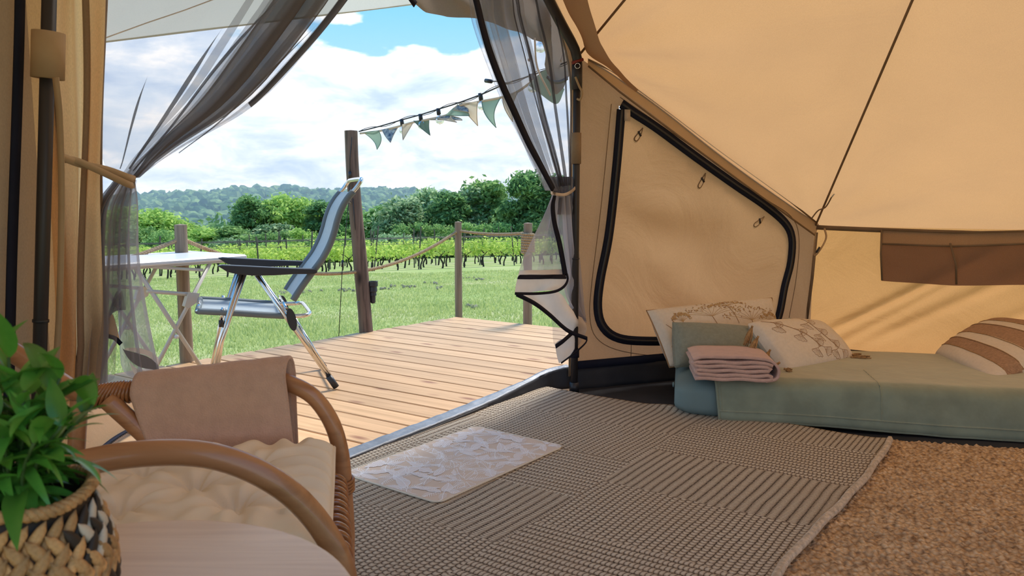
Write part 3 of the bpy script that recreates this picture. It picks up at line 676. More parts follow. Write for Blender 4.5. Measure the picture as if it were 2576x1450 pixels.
for k in range(4):
    o_ = .06+k*1.35; a = C0+BD*o_; m_.box(a-ED*4-V((0, 0, .09)), (8, .045, .12), Matrix.Rotation(math.atan2(ED.y, ED.x), 3, 'Z'))
m_.build('joist', M['joist'], deck, smooth=False)
m_ = MB(); a = C0+ED*.018+BD*2.3; m_.box(a-V((0, 0, .09)), (4.6, .03, .12), Matrix.Rotation(math.atan2(BD.y, BD.x), 3, 'Z')); m_.build('fascia_board', M['plank'], deck, smooth=False)

# ------------------------------------------------------------------ terrain
def hillprof(q):   # q = X/Y; crest height in px above horizon line 495
    px = 1288+q*2000
    P = [(-3000, 475), (0, 500), (200, 505), (340, 498), (420, 492), (520, 486), (600, 480), (680, 480), (740, 478), (790, 488), (860, 488), (930, 484), (1000, 482), (1060, 488), (1160, 492), (1300, 495), (1600, 490), (2600, 480), (5000, 480)]
    for (x0, y0), (x1, y1) in zip(P, P[1:]):
        if x0 <= px <= x1: return 495-lerp(y0, y1, (px-x0)/(x1-x0))
    return 10
def T(x, y):
    z = .031-.0552*y+.025*max(-60, min(60, x))
    if y < 60: return min(-.25, z)
    z60 = .031-.0552*60+.025*max(-60, min(60, x))
    if y < 320: t = (y-60)/260; return lerp(z60, -46, smooth(t**.75))
    t = (y-320)/800; ridge = H0+hillprof(x/y)/2000*1150 - 9
    return lerp(-46, ridge, smooth(t)) + 4*nz(x/90, y/90)
ys = list(np.linspace(-30, 60, 46))+list(np.geomspace(63, 1150, 50))+[1250, 1500, 2000]
g = MB(); qs = np.linspace(-1, 1, 101)
vs = []
for y in ys:
    wdt = 60+max(0, y)*1.15
    for q in qs:
        x = q*wdt; vs.append((x, y, T(x, y) if y < 1200 else T(x, 1150)-(y-1150)*.05 if y < 2100 else -60))
nq = len(qs); g.add(vs, [(j*nq+i, j*nq+i+1, (j+1)*nq+i+1, (j+1)*nq+i) for j in range(len(ys)-1) for i in range(nq-1)])
tag(g.build('ground', M['ground'], origin=(0, 0, 0)), 'mown lawn sloping down to the vineyard and the wooded valley', None, None, 'structure')
# hidden backdrop of ground behind the tent is part of the same sheet

# lawn grass blades around the deck
def npmesh(name, vv, ff, mat_, parent=None):
    me = bpy.data.meshes.new(name); me.from_pydata(vv.tolist() if hasattr(vv, 'tolist') else vv, [], ff.tolist() if hasattr(ff, 'tolist') else ff)
    me.materials.append(mat_); me.update(); o = bpy.data.objects.new(name, me); C.objects.link(o)
    if parent: o.parent = parent
    return o
rs = np.random.RandomState(5)
NG = 150000
yy = 3.2 + 24*rs.rand(NG)**1.9; qq = rs.uniform(-.62, .10, NG); xx = qq*yy + rs.uniform(-.3, .6, NG)
e1n = np.array(ED[:2]); b1n = np.array(BD[:2]); rel = np.stack([xx-C0.x, yy-C0.y], 1)
de = rel@np.array([ED.x, ED.y]); db_ = rel@np.array([BD.x, BD.y])
ok = ~((de < .03) & (db_ > -.03)); xx, yy = xx[ok], yy[ok]; NG = len(xx)
zz_ = np.minimum(-.25, .031-.0552*yy+.025*xx)
hh = (.022+.038*rs.rand(NG))*(1+.5*np.sin(xx*1.7)*np.cos(yy*1.3)); ww = .004+.0013*yy*.5; an = rs.rand(NG)*6.28; ln = hh*rs.uniform(.1, .8, NG); la = rs.rand(NG)*6.28
p0 = np.stack([xx-np.cos(an)*ww, yy-np.sin(an)*ww, zz_-.01], 1); p1 = np.stack([xx+np.cos(an)*ww, yy+np.sin(an)*ww, zz_-.01], 1)
p2 = np.stack([xx+np.cos(la)*ln, yy+np.sin(la)*ln, zz_+hh], 1)
vv = np.stack([p0, p1, p2], 1).reshape(-1, 3); ff = np.arange(3*NG).reshape(-1, 3)
o = npmesh('lawn_grass', vv, ff, M['grass']); tag(o, 'short green lawn grass growing around the deck', 'grass', None, 'stuff')
# dried clippings
m_ = MB()
for (px, py, n_, wpx) in ((1190, 703, 16, 26), (1082, 716, 10, 18), (1010, 724, 16, 40), (960, 727, 10, 24), (870, 733, 12, 20), (790, 737, 8, 30), (1188, 776, 12, 14), (1110, 728, 8, 20), (700, 741, 8, 20)):
    for k in range(n_):
        d = ray(px+rnd.uniform(-wpx, wpx), py+rnd.uniform(-3, 3)); t_ = 8.
        for _ in range(30): p = CAM+d*t_; t_ += (p.z-T(p.x, p.y))*3.
        p = CAM+d*t_; r_ = rnd.uniform(.02, .045)
        m_.lathe([(r_, -.02), (r_*.8, r_*.4), (r_*.3, r_*.75), (0, r_*.8)], 6, (p.x, p.y, T(p.x, p.y)+.03))
tag(m_.build('dry_clippings', mat('dry_clippings', (.30, .27, .17), .95, var=.4, vs=30)), 'little heaps of dried grass clippings on the lawn', 'clippings', None, 'stuff')

# ------------------------------------------------------------------ posts, rope railing
def postmesh(r0, r1, h, z0, seg=16, ir=.0, bend=None, nz_=14):
    m_ = MB(); pr = [(z0+(h-z0)*i/nz_) for i in range(nz_+1)]; vs = []
    for i, z in enumerate(pr):
        t_ = i/nz_; b = bend(t_) if bend else V((0, 0, 0))
        for k in range(seg):
            a = 2*math.pi*k/seg; r_ = lerp(r0, r1, t_)*(1+ir*nz(math.cos(a)*1.5, math.sin(a)*1.5, z*2.5+r0*50)*1.6)
            vs.append(V((math.cos(a)*r_, math.sin(a)*r_, z))+b)
    m_.add(vs, [(i*seg+k, i*seg+(k+1) % seg, (i+1)*seg+(k+1) % seg, (i+1)*seg+k) for i in range(nz_) for k in range(seg)])
    k = nz_*seg; c = sum(vs[k:k+seg], V((0, 0, 0)))/seg
    m_.add(vs[k:k+seg]+[c+V((0, 0, .006))], [(j, (j+1) % seg, seg) for j in range(seg)])
    return m_
def edgept(px, py): return G(px, py)
PA = G(482, 912) - BD*.05; PB = G(1151, 794)-BD*.03+ED*.05; PC = G(1318, 812)+ED*.05; PD = G(940, 836)-BD*.075
heights = {}
for nm, p, ytop, r_, lab in (('A', PA, 565, .041, 'round wooden rail post beside the white folding table'), ('B', PB, 558, .033, 'round wooden rail post at the far corner of the deck'), ('C', PC, 561, .038, 'round wooden rail post with rope coiled around its top')):
    h = H0-(ytop-495)/2000*p.y*1.005; heights[nm] = h
    m_ = postmesh(r_*1.05, r_*.93, h, T(p.x, p.y)-.3, 18, .05); m_.v = [q+fl(p) for q in m_.v]
    o = m_.build('rail_post', M['post'], origin=fl(p, T(p.x, p.y)-.3)); tag(o, lab, 'post', 'rope railing posts around the deck')
hD = H0+(495-333)/2000*PD.y
bendD = lambda t: V((-.088*smooth((t-.10)/.95)+.008*math.sin(t*7)*(1-t), .0, 0))
m_ = postmesh(.057, .051, hD, T(PD.x, PD.y)-.3, 12, .10, bendD, 22); m_.v = [q+fl(PD) for q in m_.v]
o = m_.build('timber_post', M['oldwood'], origin=fl(PD, T(PD.x, PD.y)-.3)); tag(o, 'tall dark weathered timber post at the deck edge holding the bunting', 'post')
PDt = fl(PD, hD)+bendD(1.)
# black fitting hung on the back of the timber post
m_ = MB(); q0 = R(943, 709, PD.y+.02); c_ = V((q0.x-.02, PD.y+.03, 0))
z1, z0_ = R(944, 709, PD.y).z, R(938, 765, PD.y).z
m_.lathe([(.012, z0_), (.02, z0_+.01), (.022, lerp(z0_, z1, .35)), (.030, lerp(z0_, z1, .36)), (.028, lerp(z0_, z1, .5)), (.036, lerp(z0_, z1, .55)), (.033, lerp(z0_, z1, .75)), (.042, lerp(z0_, z1, .8)), (.042, z1), (.035, z1), (.03, z1-.03), (0, z1-.03)], 18, c_)
tag(sharp(m_.build('plastic_lantern', M['black'])), 'small black tapered plastic lantern hung behind the tall timber post', 'lantern')
# twisted rope
def rope(mb, path, r, pitch=.05, n_=None):
    P = resample(path, n_ or max(8, int(sum((b-a).length for a, b in zip(path, path[1:]))/(pitch/6))))
    cum = 0; ST = [[], [], []]
    for i, p in enumerate(P):
        if i: cum += (p-P[i-1]).length
        t_ = (P[min(i+1, len(P)-1)]-P[max(i-1, 0)]).normalized(); u = t_.cross(V((.13, .2, 1))).normalized(); v = t_.cross(u)
        for k in range(3):
            a = 2*math.pi*(cum/pitch+k/3); ST[k].append(p+u*math.cos(a)*r*.5+v*math.sin(a)*r*.5)
    for k in range(3): mb.tube(ST[k], r*.58, 6)
ra = lambda p, z: fl(p, z)
hA, hB, hC = heights['A']-.085, heights['B']-.075, heights['C']-.075
def sagp(a, b, sg, n_=60): return [lerp(a, b, i/n_)-V((0, 0, sg*4*(i/n_)*(1-i/n_))) for i in range(n_+1)]
m_ = MB(); rope(m_, sagp(ra(PA, hA), ra(PB, hB), .30), .0135)
tag(m_.build('hemp_rope', M['rope']), 'twisted hemp rope sagging from the table-side post to the corner post', 'rope', 'rope railing of the deck')
a = ra(PB, hB); b = ra(PC, hC); coil = [b+V((math.cos(t_)*.049, math.sin(t_)*.049, -.022*t_/6.283)) for t_ in np.linspace(2.6, 2.6+6.283*7.4, 240)]
m_ = MB(); rope(m_, sagp(a, coil[0], .018, 30)+coil+[coil[-1]+V((-.03, -.02, -.012)), coil[-1]+V((-.05, -.02, -.02))], .0125)
tag(m_.build('hemp_rope', M['rope']), 'twisted hemp rope from the corner post ending in a coil around the right post', 'rope', 'rope railing of the deck')
PA2 = PA-ED*1.75
m_ = MB(); rope(m_, sagp(ra(PA2, hA), ra(PA, hA), .17), .0135)
tag(m_.build('hemp_rope', M['rope']), 'twisted hemp rope running left from the table-side post behind the net curtain', 'rope', 'rope railing of the deck')
m_ = postmesh(.043, .038, heights['A'], T(PA2.x, PA2.y)-.3, 18, .05); m_.v = [q+fl(PA2) for q in m_.v]
tag(m_.build('rail_post', M['post'], origin=fl(PA2, T(PA2.x, PA2.y)-.3)), 'round wooden rail post hidden behind the rolled canvas door', 'post', 'rope railing posts around the deck')

# guy line down from the timber post
m_ = MB(); yg = PD.y-.06
L1 = [R(886, 345, yg), R(880, 400, yg), R(880, 440, yg)]; L2 = [R(880, 440, yg), R(878, 500, yg), R(862, 660, yg-.1), fl(R(845, 850, yg-.15), -.3)]
m_.tube(L1, .003, 6); m_.tube(L2, .003, 6); m_.tube([R(888, 500, yg), R(892, 560, yg), R(897, 600, yg+.02)], .003, 6)
gl = thing('guy_line', fl(L2[-1], -.3), 'thin black guy line running from the timber post down to the lawn', 'guy line')
m_.build('cord', M['cable'], gl)
m_ = MB(); m_.tube([R(880, 432, yg), R(880, 447, yg)], .011, 10); m_.build('slider', M['black'], gl)
m_ = MB(); m_.tube([R(866, 500, yg), R(884, 512, yg), R(880, 490, yg), R(866, 500, yg)], .004, 6); m_.build('tensioner', M['hem'], gl)
m_ = MB(); m_.tube([R(862, 655, yg-.1), R(861, 672, yg-.1)], .009, 8); m_.build('slider', M['black'], gl)

# ------------------------------------------------------------------ string lights and bunting
def SL(px, py): return R(px, py, 6.10-(px-905)/535*1.75)
cab = [SL(903, 331), SL(955, 318), SL(1010, 302), SL(1057, 289), SL(1102, 275), SL(1150, 260), SL(1210, 238), SL(1270, 212), SL(1330, 192), SL(1385, 172), SL(1442, 150)]
sl_ = thing('string_lights', cab[0], 'black string light cable with clear bulbs rising from the timber post to the tent', 'string lights')
m_ = MB(); m_.tube(spline(cab, 90), .0045, 6); m_.tube([p+V((0, 0, .012*math.sin(i*.35))) for i, p in enumerate(spline(cab, 90))], .0022, 5); m_.build('cable', M['cable'], sl_)
for (x, y) in ((1010, 303), (1057, 290), (1102, 276), (1208, 238), (1335, 190)):
    p = SL(x, y); tl = V((.012, 0, 0)); m_ = MB(); m_.tube([p+V((0, 0, .008)), p+tl*.5-V((0, 0, .035))], .014, 12); so = m_.build('socket', M['black'], sl_)
    m_ = MB(); c_ = p+tl-V((0, 0, .065)); m_.lathe([(.010, .032), (.014, .024), (.026, .012), (.030, -.004), (.026, -.020), (.013, -.030), (0, -.033)], 16, c_); m_.build('bulb', M['glass'], so)
    m_ = MB(); m_.tube([c_+V((0, 0, .03)), c_+V((0, 0, .005))], .003, 6); m_.build('filament', M['hem'], so)
# bulb by the rolled flap + loose socket
p = R(1360, 96, 4.75); m_ = MB(); m_.tube([p+V((0, 0, .02)), p-V((0, 0, .012))], .014, 12); so = m_.build('socket', M['black'], sl_)
m_ = MB(); m_.lathe([(.010, .032), (.014, .024), (.030, .008), (.034, -.008), (.028, -.026), (.013, -.036), (0, -.038)], 16, p-V((0, 0, .045))); m_.build('bulb', M['glass'], so)
m_ = MB(); m_.tube([SL(1222, 203), SL(1236, 205)], .013, 10); so = m_.build('socket', M['black'], sl_); m_ = MB(); m_.tube(spline([SL(1236, 205), SL(1255, 205), SL(1275, 209)], 8), .004, 6); m_.build('cable', M['cable'], so)
bu = thing('bunting', cab[0], 'garland of small sage, beige and navy pennants hanging below the string lights', 'bunting')
tl_ = [(905, 336), (953, 330), (1000, 319), (1035, 309), (1075, 301), (1125, 289), (1150, 268), (1200, 257), (1258, 246), (1300, 232), (1340, 205), (1400, 175)]
m_ = MB(); m_.ribbon(spline([SL(*q) for q in tl_], 70), .014, .002, (0, 1, .1)); m_.build('tape', M['beigecloth'], bu)
for a, b, c_, mm in (((914, 333), (953, 329), (948, 376), 'sagecloth'), ((962, 327), (1000, 319), (985, 360), 'floralcloth'), ((1013, 314), (1037, 309), (1016, 354), 'beigecloth'), ((1042, 305), (1078, 302), (1084, 342), 'greencloth'),
                     ((1080, 302), (1128, 290), (1163, 303), 'floralcloth'), ((1100, 297), (1133, 288), (1150, 309), 'beigecloth'), ((1122, 291), (1150, 262), (1182, 293), 'sagecloth'), ((1140, 278), (1160, 258), (1180, 284), 'floralcloth'),
                     ((1152, 257), (1202, 257), (1201, 315), 'beigecloth'), ((1212, 252), (1258, 248), (1248, 321), 'sagecloth'), ((1264, 241), (1302, 234), (1290, 305), 'beigecloth'), ((1338, 210), (1402, 176), (1398, 248), 'sagecloth')):
    A, B, D_ = SL(*a), SL(*b), SL(*c_); m_ = MB(); ph = rnd.uniform(0, 6)
    def pf(u, v):
        p = lerp(lerp(A, B, u), D_, v); bow = 1-v
        return p+V((0, 1, 0))*(.03*math.sin(u*3.1+ph)*bow+.05*v*v*math.sin(ph))+V((-.025*math.sin(v*math.pi)*math.cos(ph), 0, 0))
    m_.grid(pf, 7, 10); pn = m_.build('pennant', M[mm], bu, solid=.0015)
    m_ = MB(); m_.tube([pf(0, k/9) for k in range(10)]+[pf(1, 1-k/9) for k in range(1, 10)], .0028, 5); m_.build('hem', M[mm if mm != 'floralcloth' else 'beigecloth'], pn)

# awning over the deck
aw = thing('awning', fl(R(600, 60, 4.2)), 'pale canvas awning stretched over the deck at the upper left', 'awning')
E1, E2 = R(262, 105, 3.6), R(1035, 11, 5.0); ed = (E2-E1)
corner_l = E1-ed*.75; corner_r = E2+ed*.02
inner_l = V((-1.42, 2.25, 2.12)); inner_r = fl(AP)+DN*.12+V((0, 0, 2.98))
inner_l = dt(-.35, 1.95, .12); inner_r = dt(TL/2, 3.0, .15)
m_ = MB(); loft([corner_l, lerp(corner_l, corner_r, .5)+V((0, .0, .0)), corner_r], [inner_l, lerp(inner_l, inner_r, .5), inner_r], 24, 40, lambda u, v: V((0, 0, -.05*math.sin(math.pi*u)+.01*nz(u*5, v*5))), mb=m_)
m_.build('sheet', M['awning'], aw)
m_ = MB(); m_.tube([lerp(corner_l, corner_r, i/20) for i in range(21)], .006, 6); m_.build('hem', M['awning'], aw)
m_ = MB(); 
def awp(px, py):
    nn = (corner_r-corner_l).cross(inner_l-corner_l).normalized(); return plane_pt(px, py, corner_l, nn)
m_.ribbon([awp(200, 100)-V((0, 0, .03)), awp(262, 75)-V((0, 0, .035)), awp(370, 33)-V((0, 0, .04)), awp(460, 0)-V((0, 0, .045)), awp(560, -40)-V((0, 0, .05))], .014, .002, (0, 0, 1)); m_.build('seam', M['hem'], aw)

# outer canvas door bundled at the top right of the doorway
fp = thing('canvas_door', fl(DP(1400, 100, .1)), 'grey-brown canvas door bundled outside the top right of the doorway', 'door flap')
m_ = MB()
low = [(1000, -60), (1040, 8), (1075, 30), (1125, 43), (1200, 46), (1250, 64), (1305, 80), (1335, 100), (1368, 106), (1374, 140), (1368, 165), (1378, 200), (1398, 240), (1418, 222), (1440, 172), (1458, 120)]
upp = [(1040, -180), (1080, -150), (1140, -130), (1200, -120), (1250, -110), (1300, -90), (1340, -60), (1370, -30), (1400, 10), (1430, 50), (1450, 90), (1455, 100), (1460, 105), (1462, 108), (1464, 110), (1466, 112)]
loft([DP(x, y, .14) for x, y in low], [DP(x, y, .10) for x, y in upp], 30, 90, lambda u, v: DN*(.05*math.sin(u*math.pi)*math.sin(v*23+u*5)+.02*nz(u*4, v*12)), mb=m_, sm=False)
m_.build('bundled_canvas', M['flap'], fp, solid=.003)
m_ = MB(); m_.ribbon(spline([DP(x, y, .08) for x, y in ((1376, 192), (1390, 205), (1410, 206), (1428, 196))], 14), .02, .004, DN); m_.build('dark_band', M['pole'], fp)
for pts in (((1330, 120), (1333, 150), (1328, 150)), ((1416, 90), (1418, 130), (1410, 155)), ((1345, 95), (1352, 170), (1385, 240))):
    m_ = MB(); m_.ribbon(spline([DP(x, y, .07) for x, y in pts], 12), .012, .003, DN); m_.build('tie', M['hem'], fp)
m_ = MB(); loft([DP(1330, 215, .16), DP(1352, 190, .16), DP(1378, 170, .16)], [DP(1352, 232, .16), DP(1400, 262, .16), DP(1420, 225, .16)], 8, 16, mb=m_); m_.build('corner_tab', M['sagecloth'], fp, solid=.002)
m_ = MB(); m_.ribbon([DP(1030, -10, .05), DP(1045, 12, .05)], .03, .004, DN); m_.build('buckle_strap', M['navy'], fp)

# ------------------------------------------------------------------ net curtains
def curve_tz(P, off=0.): return [dt(t_, z, off) for t_, z in P]
def curtain_upper(outer, inner, sfun, folds, amp, nu, nv, off0=0.):
    O = spline(outer, nv); I = spline(inner, nv)
    def fn(u, v):
        j = min(nv-1, int(round(v*(nv-1)))); f = math.sin(math.pi*min(1, .12+v*.9))**.6 if v < .97 else .25
        p = lerp(O[j], I[j], sfun(u, v)); ph = u*folds*2*math.pi; f *= smooth((u-.15)/.3)
        wdt = (I[j]-O[j]).length
        return p + DN*(amp*math.sin(ph+.8*math.sin(v*3))*f+off0) + (I[j]-O[j]).normalized()*min(.035, .06*wdt)*math.cos(ph*1.0+v*2)*f*.5
    return fn
cL = thing('net_curtain', fl(DP(300, 700)), 'sheer grey net curtain tied back at the left side of the doorway', 'curtain', 'net curtains of the doorway')
tieL = DP(322, 452, -.03)
outL = [DP(250, -700, -.03), DP(253, -300, -.03), DP(254, 0, -.03), DP(254, 250, -.03), DP(258, 400, -.03), DP(300, 446, -.03)]
innL = [dt(TL/2-.05, 2.55, -.03), DP(1000, -200, -.03), DP(880, 0, -.03), DP(730, 180, -.03), DP(620, 282, -.03), DP(460, 372, -.03), DP(344, 448, -.03)]
def sL(u, v):
    k = lerp(.62, .45, v)
    return u/.34*k if u < .34 else k+(u-.34)/.66*(1-k)
fnL = curtain_upper(outL, innL, sL, 7.3, .05, 200, 70)
m_ = MB(); m_.grid(fnL, 240, 70); m_.build('upper_net', M['net'], cL)
def sub(fn, a, b, off): return lambda u, v: fn(lerp(a, b, u), v)+DN*off
m_ = MB(); m_.grid(lambda u, v: fnL(lerp(.52, .80, u), lerp(.06, 1, v))+DN*(.03+.03*math.sin(u*19)), 60, 50); m_.build('inner_fold', M['net'], cL)
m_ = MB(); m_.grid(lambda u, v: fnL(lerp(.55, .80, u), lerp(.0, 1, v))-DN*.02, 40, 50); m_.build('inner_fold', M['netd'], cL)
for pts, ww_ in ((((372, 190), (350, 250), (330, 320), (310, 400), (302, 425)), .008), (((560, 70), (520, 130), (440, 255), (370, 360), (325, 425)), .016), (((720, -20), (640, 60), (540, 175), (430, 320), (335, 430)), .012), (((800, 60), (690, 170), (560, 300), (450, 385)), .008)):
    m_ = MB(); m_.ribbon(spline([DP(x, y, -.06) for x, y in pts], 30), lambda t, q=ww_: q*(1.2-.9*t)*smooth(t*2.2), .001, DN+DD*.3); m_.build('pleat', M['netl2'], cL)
m_ = MB(); m_.ribbon([fnL(1, k/60)-DN*.006 for k in range(46)], lambda t: .042*(1-.6*t), .003, DN); m_.build('navy_border', M['navy'], cL)
# lower part
def low_fn(xt, topy, pts_l, pts_r, bottom, off, folds, amp):
    pass
lowL_l = [DP(308, 452, -.03), DP(262, 520, -.03), DP(250, 640, -.03), DP(236, 780, -.03), DP(214, 960, -.03)]
lowL_r = [DP(338, 456, -.03), DP(349, 520, -.03), DP(352, 640, -.03), DP(372, 780, -.03), DP(400, 925, -.03)]
def bend_up(u, v):   # the hem lifts in the middle
    return V((0, 0, .25*math.exp(-((u-.42)/.10)**2)*smooth((v-.6)/.4) - .02*v))
m_ = MB(); loft(lowL_l, lowL_r, 90, 60, lambda u, v: (DN*(.035*math.sin(u*26+.5*math.sin(v*4))*(.3+.7*v)) + bend_up(1-u if False else u, v)), mb=m_, mif=lambda u, v: 0)
# loft grid: u across, v down
m_.build('lower_net', M['netl'], cL)
m_ = MB(); loft([lerp(a, b, .05) for a, b in zip(lowL_l, lowL_r)], [lerp(a, b, .55) for a, b in zip(lowL_l, lowL_r)], 50, 50, lambda u, v: DN*(-.02+.03*math.sin(u*22+1))+bend_up(.05+u*.5, v), mb=m_); m_.build('inner_fold', M['net'], cL)
m_ = MB(); loft([lerp(a, b, .0) for a, b in zip(lowL_l, lowL_r)], [lerp(a, b, .22) for a, b in zip(lowL_l, lowL_r)], 20, 40, lambda u, v: DN*(.03+.02*math.sin(u*14+1)), mb=m_); m_.build('inner_fold', M['netd'], cL)
hm = [DP(232, 845, -.05), DP(262, 838, -.05), DP(278, 848, -.05), DP(300, 862, -.05)]
m_ = MB(); loft([DP(262, 842, -.02), DP(285, 850, -.02), DP(302, 864, -.02)], [DP(272, 790, -.02), DP(284, 792, -.02), DP(296, 830, -.02)], 8, 16, mb=m_); m_.build('hem_band', M['canvas'], cL, solid=.002)
m_ = MB(); m_.ribbon(spline([DP(254, 838, -.03), DP(272, 846, -.03), DP(290, 852, -.03), DP(304, 866, -.03)], 16), .012, .004, DN); m_.build('zip_binding', M['navy'], cL)
m_ = MB(); loft([DP(306, 874, -.06), DP(325, 905, -.06), DP(355, 925, -.06), DP(400, 932, -.06)], [DP(310, 880, -.06), DP(345, 889, -.06), DP(375, 900, -.06), DP(399, 920, -.06)], 6, 24, mb=m_); m_.build('navy_band', mat('charcoal_band', (.20, .20, .23), .8), cL)
m_ = MB(); loft([DP(312, 880, -.055), DP(345, 888, -.055), DP(375, 898, -.055), DP(399, 920, -.055)], [DP(318, 876, -.055), DP(350, 876, -.055), DP(380, 886, -.055), DP(398, 900, -.055)], 6, 24, mb=m_); m_.build('hem_band', M['hem'], cL)
m_ = MB(); loft([DP(325, 912, -.05), DP(350, 930, -.05), DP(395, 936, -.05)], [DP(348, 965, -.05), DP(360, 985, -.05), DP(380, 990, -.05)], 6, 16, mb=m_); m_.build('hem_band', M['hem'], cL, solid=.002)
tb = thing('curtain_tie', fl(DP(250, 430, -.08)), 'tan strap tying the left net curtain back to the pole', 'curtain tie', 'curtain ties')
m_ = MB(); m_.ribbon(spline([DP(150, 392, -.09), DP(200, 412, -.09), DP(270, 428, -.10), DP(320, 446, -.11), DP(338, 452, -.06), DP(336, 460, -.0)], 30), .020, .004, DN)
m_.ribbon(spline([DP(150, 402, -.085), DP(190, 404, -.09), DP(250, 430, -.12), DP(318, 462, -.12), DP(334, 466, -.08), DP(337, 458, -.0)], 30), .018, .004, DN); m_.build('strap', M['strap'], tb)

# right curtain
cR = thing('net_curtain', fl(DP(1400, 800)), 'sheer grey net curtain tied back at the right side of the doorway', 'curtain', 'net curtains of the doorway')
innR = [dt(TL/2+.05, 2.62, -.03), DP(1185, -60, -.03), DP(1205, 50, -.03), DP(1240, 160, -.03), DP(1290, 290, -.03), DP(1340, 390, -.03), DP(1392, 480, -.03)]
outR = [DP(1350, -420, -.03), DP(1400, -60, -.03), DP(1438, 120, -.03), DP(1441, 250, -.03), DP(1440, 350, -.03), DP(1437, 430, -.03), DP(1430, 478, -.03)]
def sR(u, v):
    k = lerp(.52, .5, v)
    return u/.30*k if u < .30 else k+(u-.30)/.70*(1-k)
fnR = curtain_upper(outR, innR, sR, 6.2, .05, 200, 70)
m_ = MB(); m_.grid(fnR, 220, 70); m_.build('upper_net', M['net'], cR)
m_ = MB(); m_.grid(lambda u, v: fnR(lerp(.68, .90, u), lerp(.10, 1, v))+DN*(.03+.03*math.sin(u*15)), 50, 50); m_.build('inner_fold', M['net'], cR)
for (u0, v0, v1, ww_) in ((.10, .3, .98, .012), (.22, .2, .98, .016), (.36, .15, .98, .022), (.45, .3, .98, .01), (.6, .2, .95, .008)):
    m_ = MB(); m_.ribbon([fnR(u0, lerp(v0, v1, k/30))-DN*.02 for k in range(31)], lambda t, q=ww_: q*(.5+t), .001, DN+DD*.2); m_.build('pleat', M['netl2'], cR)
m_ = MB(); m_.ribbon(spline([DP(x, y, -.075) for x, y in ((1150, -160), (1195, -10), (1212, 60), (1232, 130), (1262, 210), (1298, 290), (1330, 360), (1362, 420), (1392, 478))], 50), lambda t: .034+.010*math.sin(t*3), .003, DN); m_.build('navy_border', M['navy'], cR)
# gathered waist
m_ = MB(); loft([DP(1378, 445, -.02), DP(1392, 478, -.02), DP(1393, 492, -.02), DP(1380, 540, -.02)], [DP(1436, 445, -.02), DP(1432, 478, -.02), DP(1433, 492, -.02), DP(1440, 540, -.02)], 40, 30, lambda u, v: DN*(.02*math.sin(u*30)), mb=m_); m_.build('waist', M['netd'], cR)
def patch(A, B, nu, nv, o1, o2, mt, nm, wv=.012, fq=18., sol=0., sm=True, par=cR, ph=0.):
    m_ = MB(); loft([DP(x, y, o1) for x, y in A], [DP(x, y, o2) for x, y in B], nu, nv, lambda u, v: DN*(wv*math.sin(u*fq+v*2+ph)), mb=m_, sm=sm); return m_.build(nm, M[mt], par, solid=sol)
patch([(1393, 490), (1372, 540), (1340, 610), (1318, 660), (1310, 684)], [(1400, 492), (1398, 560), (1412, 620), (1420, 660), (1421, 692)], 24, 30, -.07, -.07, 'netl', 'lower_net', .012, 11)
patch([(1396, 490), (1385, 540), (1372, 610), (1362, 660), (1358, 690)], [(1402, 492), (1404, 560), (1416, 620), (1422, 660), (1422, 692)], 24, 30, -.06, -.06, 'net', 'inner_fold', .016, 9)
patch([(1310, 681), (1307, 684), (1302, 712), (1298, 738)], [(1419, 678), (1422, 690), (1424, 716), (1402, 730)], 20, 12, -.09, -.09, 'hem', 'hem_band', .008, 9, .002)
patch([(1308, 692), (1306, 698), (1305, 703)], [(1421, 691), (1422, 697), (1421, 702)], 20, 5, -.115, -.115, 'navy', 'navy_band', .008, 9, .002)
patch([(1392, 492), (1386, 520), (1390, 560), (1402, 610), (1412, 660), (1417, 694)], [(1400, 492), (1396, 520), (1400, 560), (1412, 610), (1421, 660), (1427, 694)], 5, 40, -.10, -.10, 'navy', 'navy_border', .004, 9, .002)
m_ = MB(); m_.ribbon(spline([DP(x, y, -.105) for x, y in ((1426, 690), (1428, 705), (1418, 722), (1395, 734), (1350, 739), (1296, 739))], 40), .013, .005, DN); m_.build('zip_binding', M['navy'], cR)
patch([(1404, 492), (1410, 600), (1420, 700), (1405, 735), (1430, 780), (1466, 800)], [(1434, 492), (1442, 560), (1450, 640), (1456, 700), (1462, 760), (1468, 812)], 30, 50, -.03, -.03, 'netl', 'lower_net', .02, 16)
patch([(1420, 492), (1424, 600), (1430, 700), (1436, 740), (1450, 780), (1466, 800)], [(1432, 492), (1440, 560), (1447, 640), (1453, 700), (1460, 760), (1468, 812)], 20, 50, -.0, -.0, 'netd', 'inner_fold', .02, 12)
patch([(1298, 739), (1345, 762), (1385, 795), (1430, 832), (1474, 852)], [(1396, 733), (1412, 745), (1430, 770), (1452, 792), (1468, 800)], 16, 40, -.06, -.05, 'hem', 'hem_band', .014, 5, .002)
m_ = MB(); m_.ribbon(spline([DP(x, y, -.075) for x, y in ((1300, 741), (1345, 764), (1382, 792), (1428, 832), (1476, 852))], 50), .020, .006, DN); m_.build('zip_binding', M['navy'], cR)
patch([(1392, 800), (1393, 830), (1396, 862), (1400, 872)], [(1394, 802), (1410, 822), (1428, 835), (1430, 838)], 12, 20, -.02, -.02, 'net', 'lower_net', .01, 6)
patch([(1396, 868), (1400, 880), (1410, 915)], [(1436, 838), (1466, 855), (1440, 892)], 14, 20, -.04, -.05, 'hem', 'hem_band', .01, 6, .002)
m_ = MB(); m_.ribbon([DP(1398, 872, -.075), DP(1415, 860, -.075), DP(1440, 838, -.075)], .022, .004, DN); m_.build('navy_band', M['navy'], cR)
m_ = MB(); m_.ribbon(spline([DP(x, y, -.08) for x, y in ((1476, 850), (1474, 862), (1450, 885), (1412, 914))], 20), .008, .004, DN); m_.build('zip_binding', M['navy'], cR)
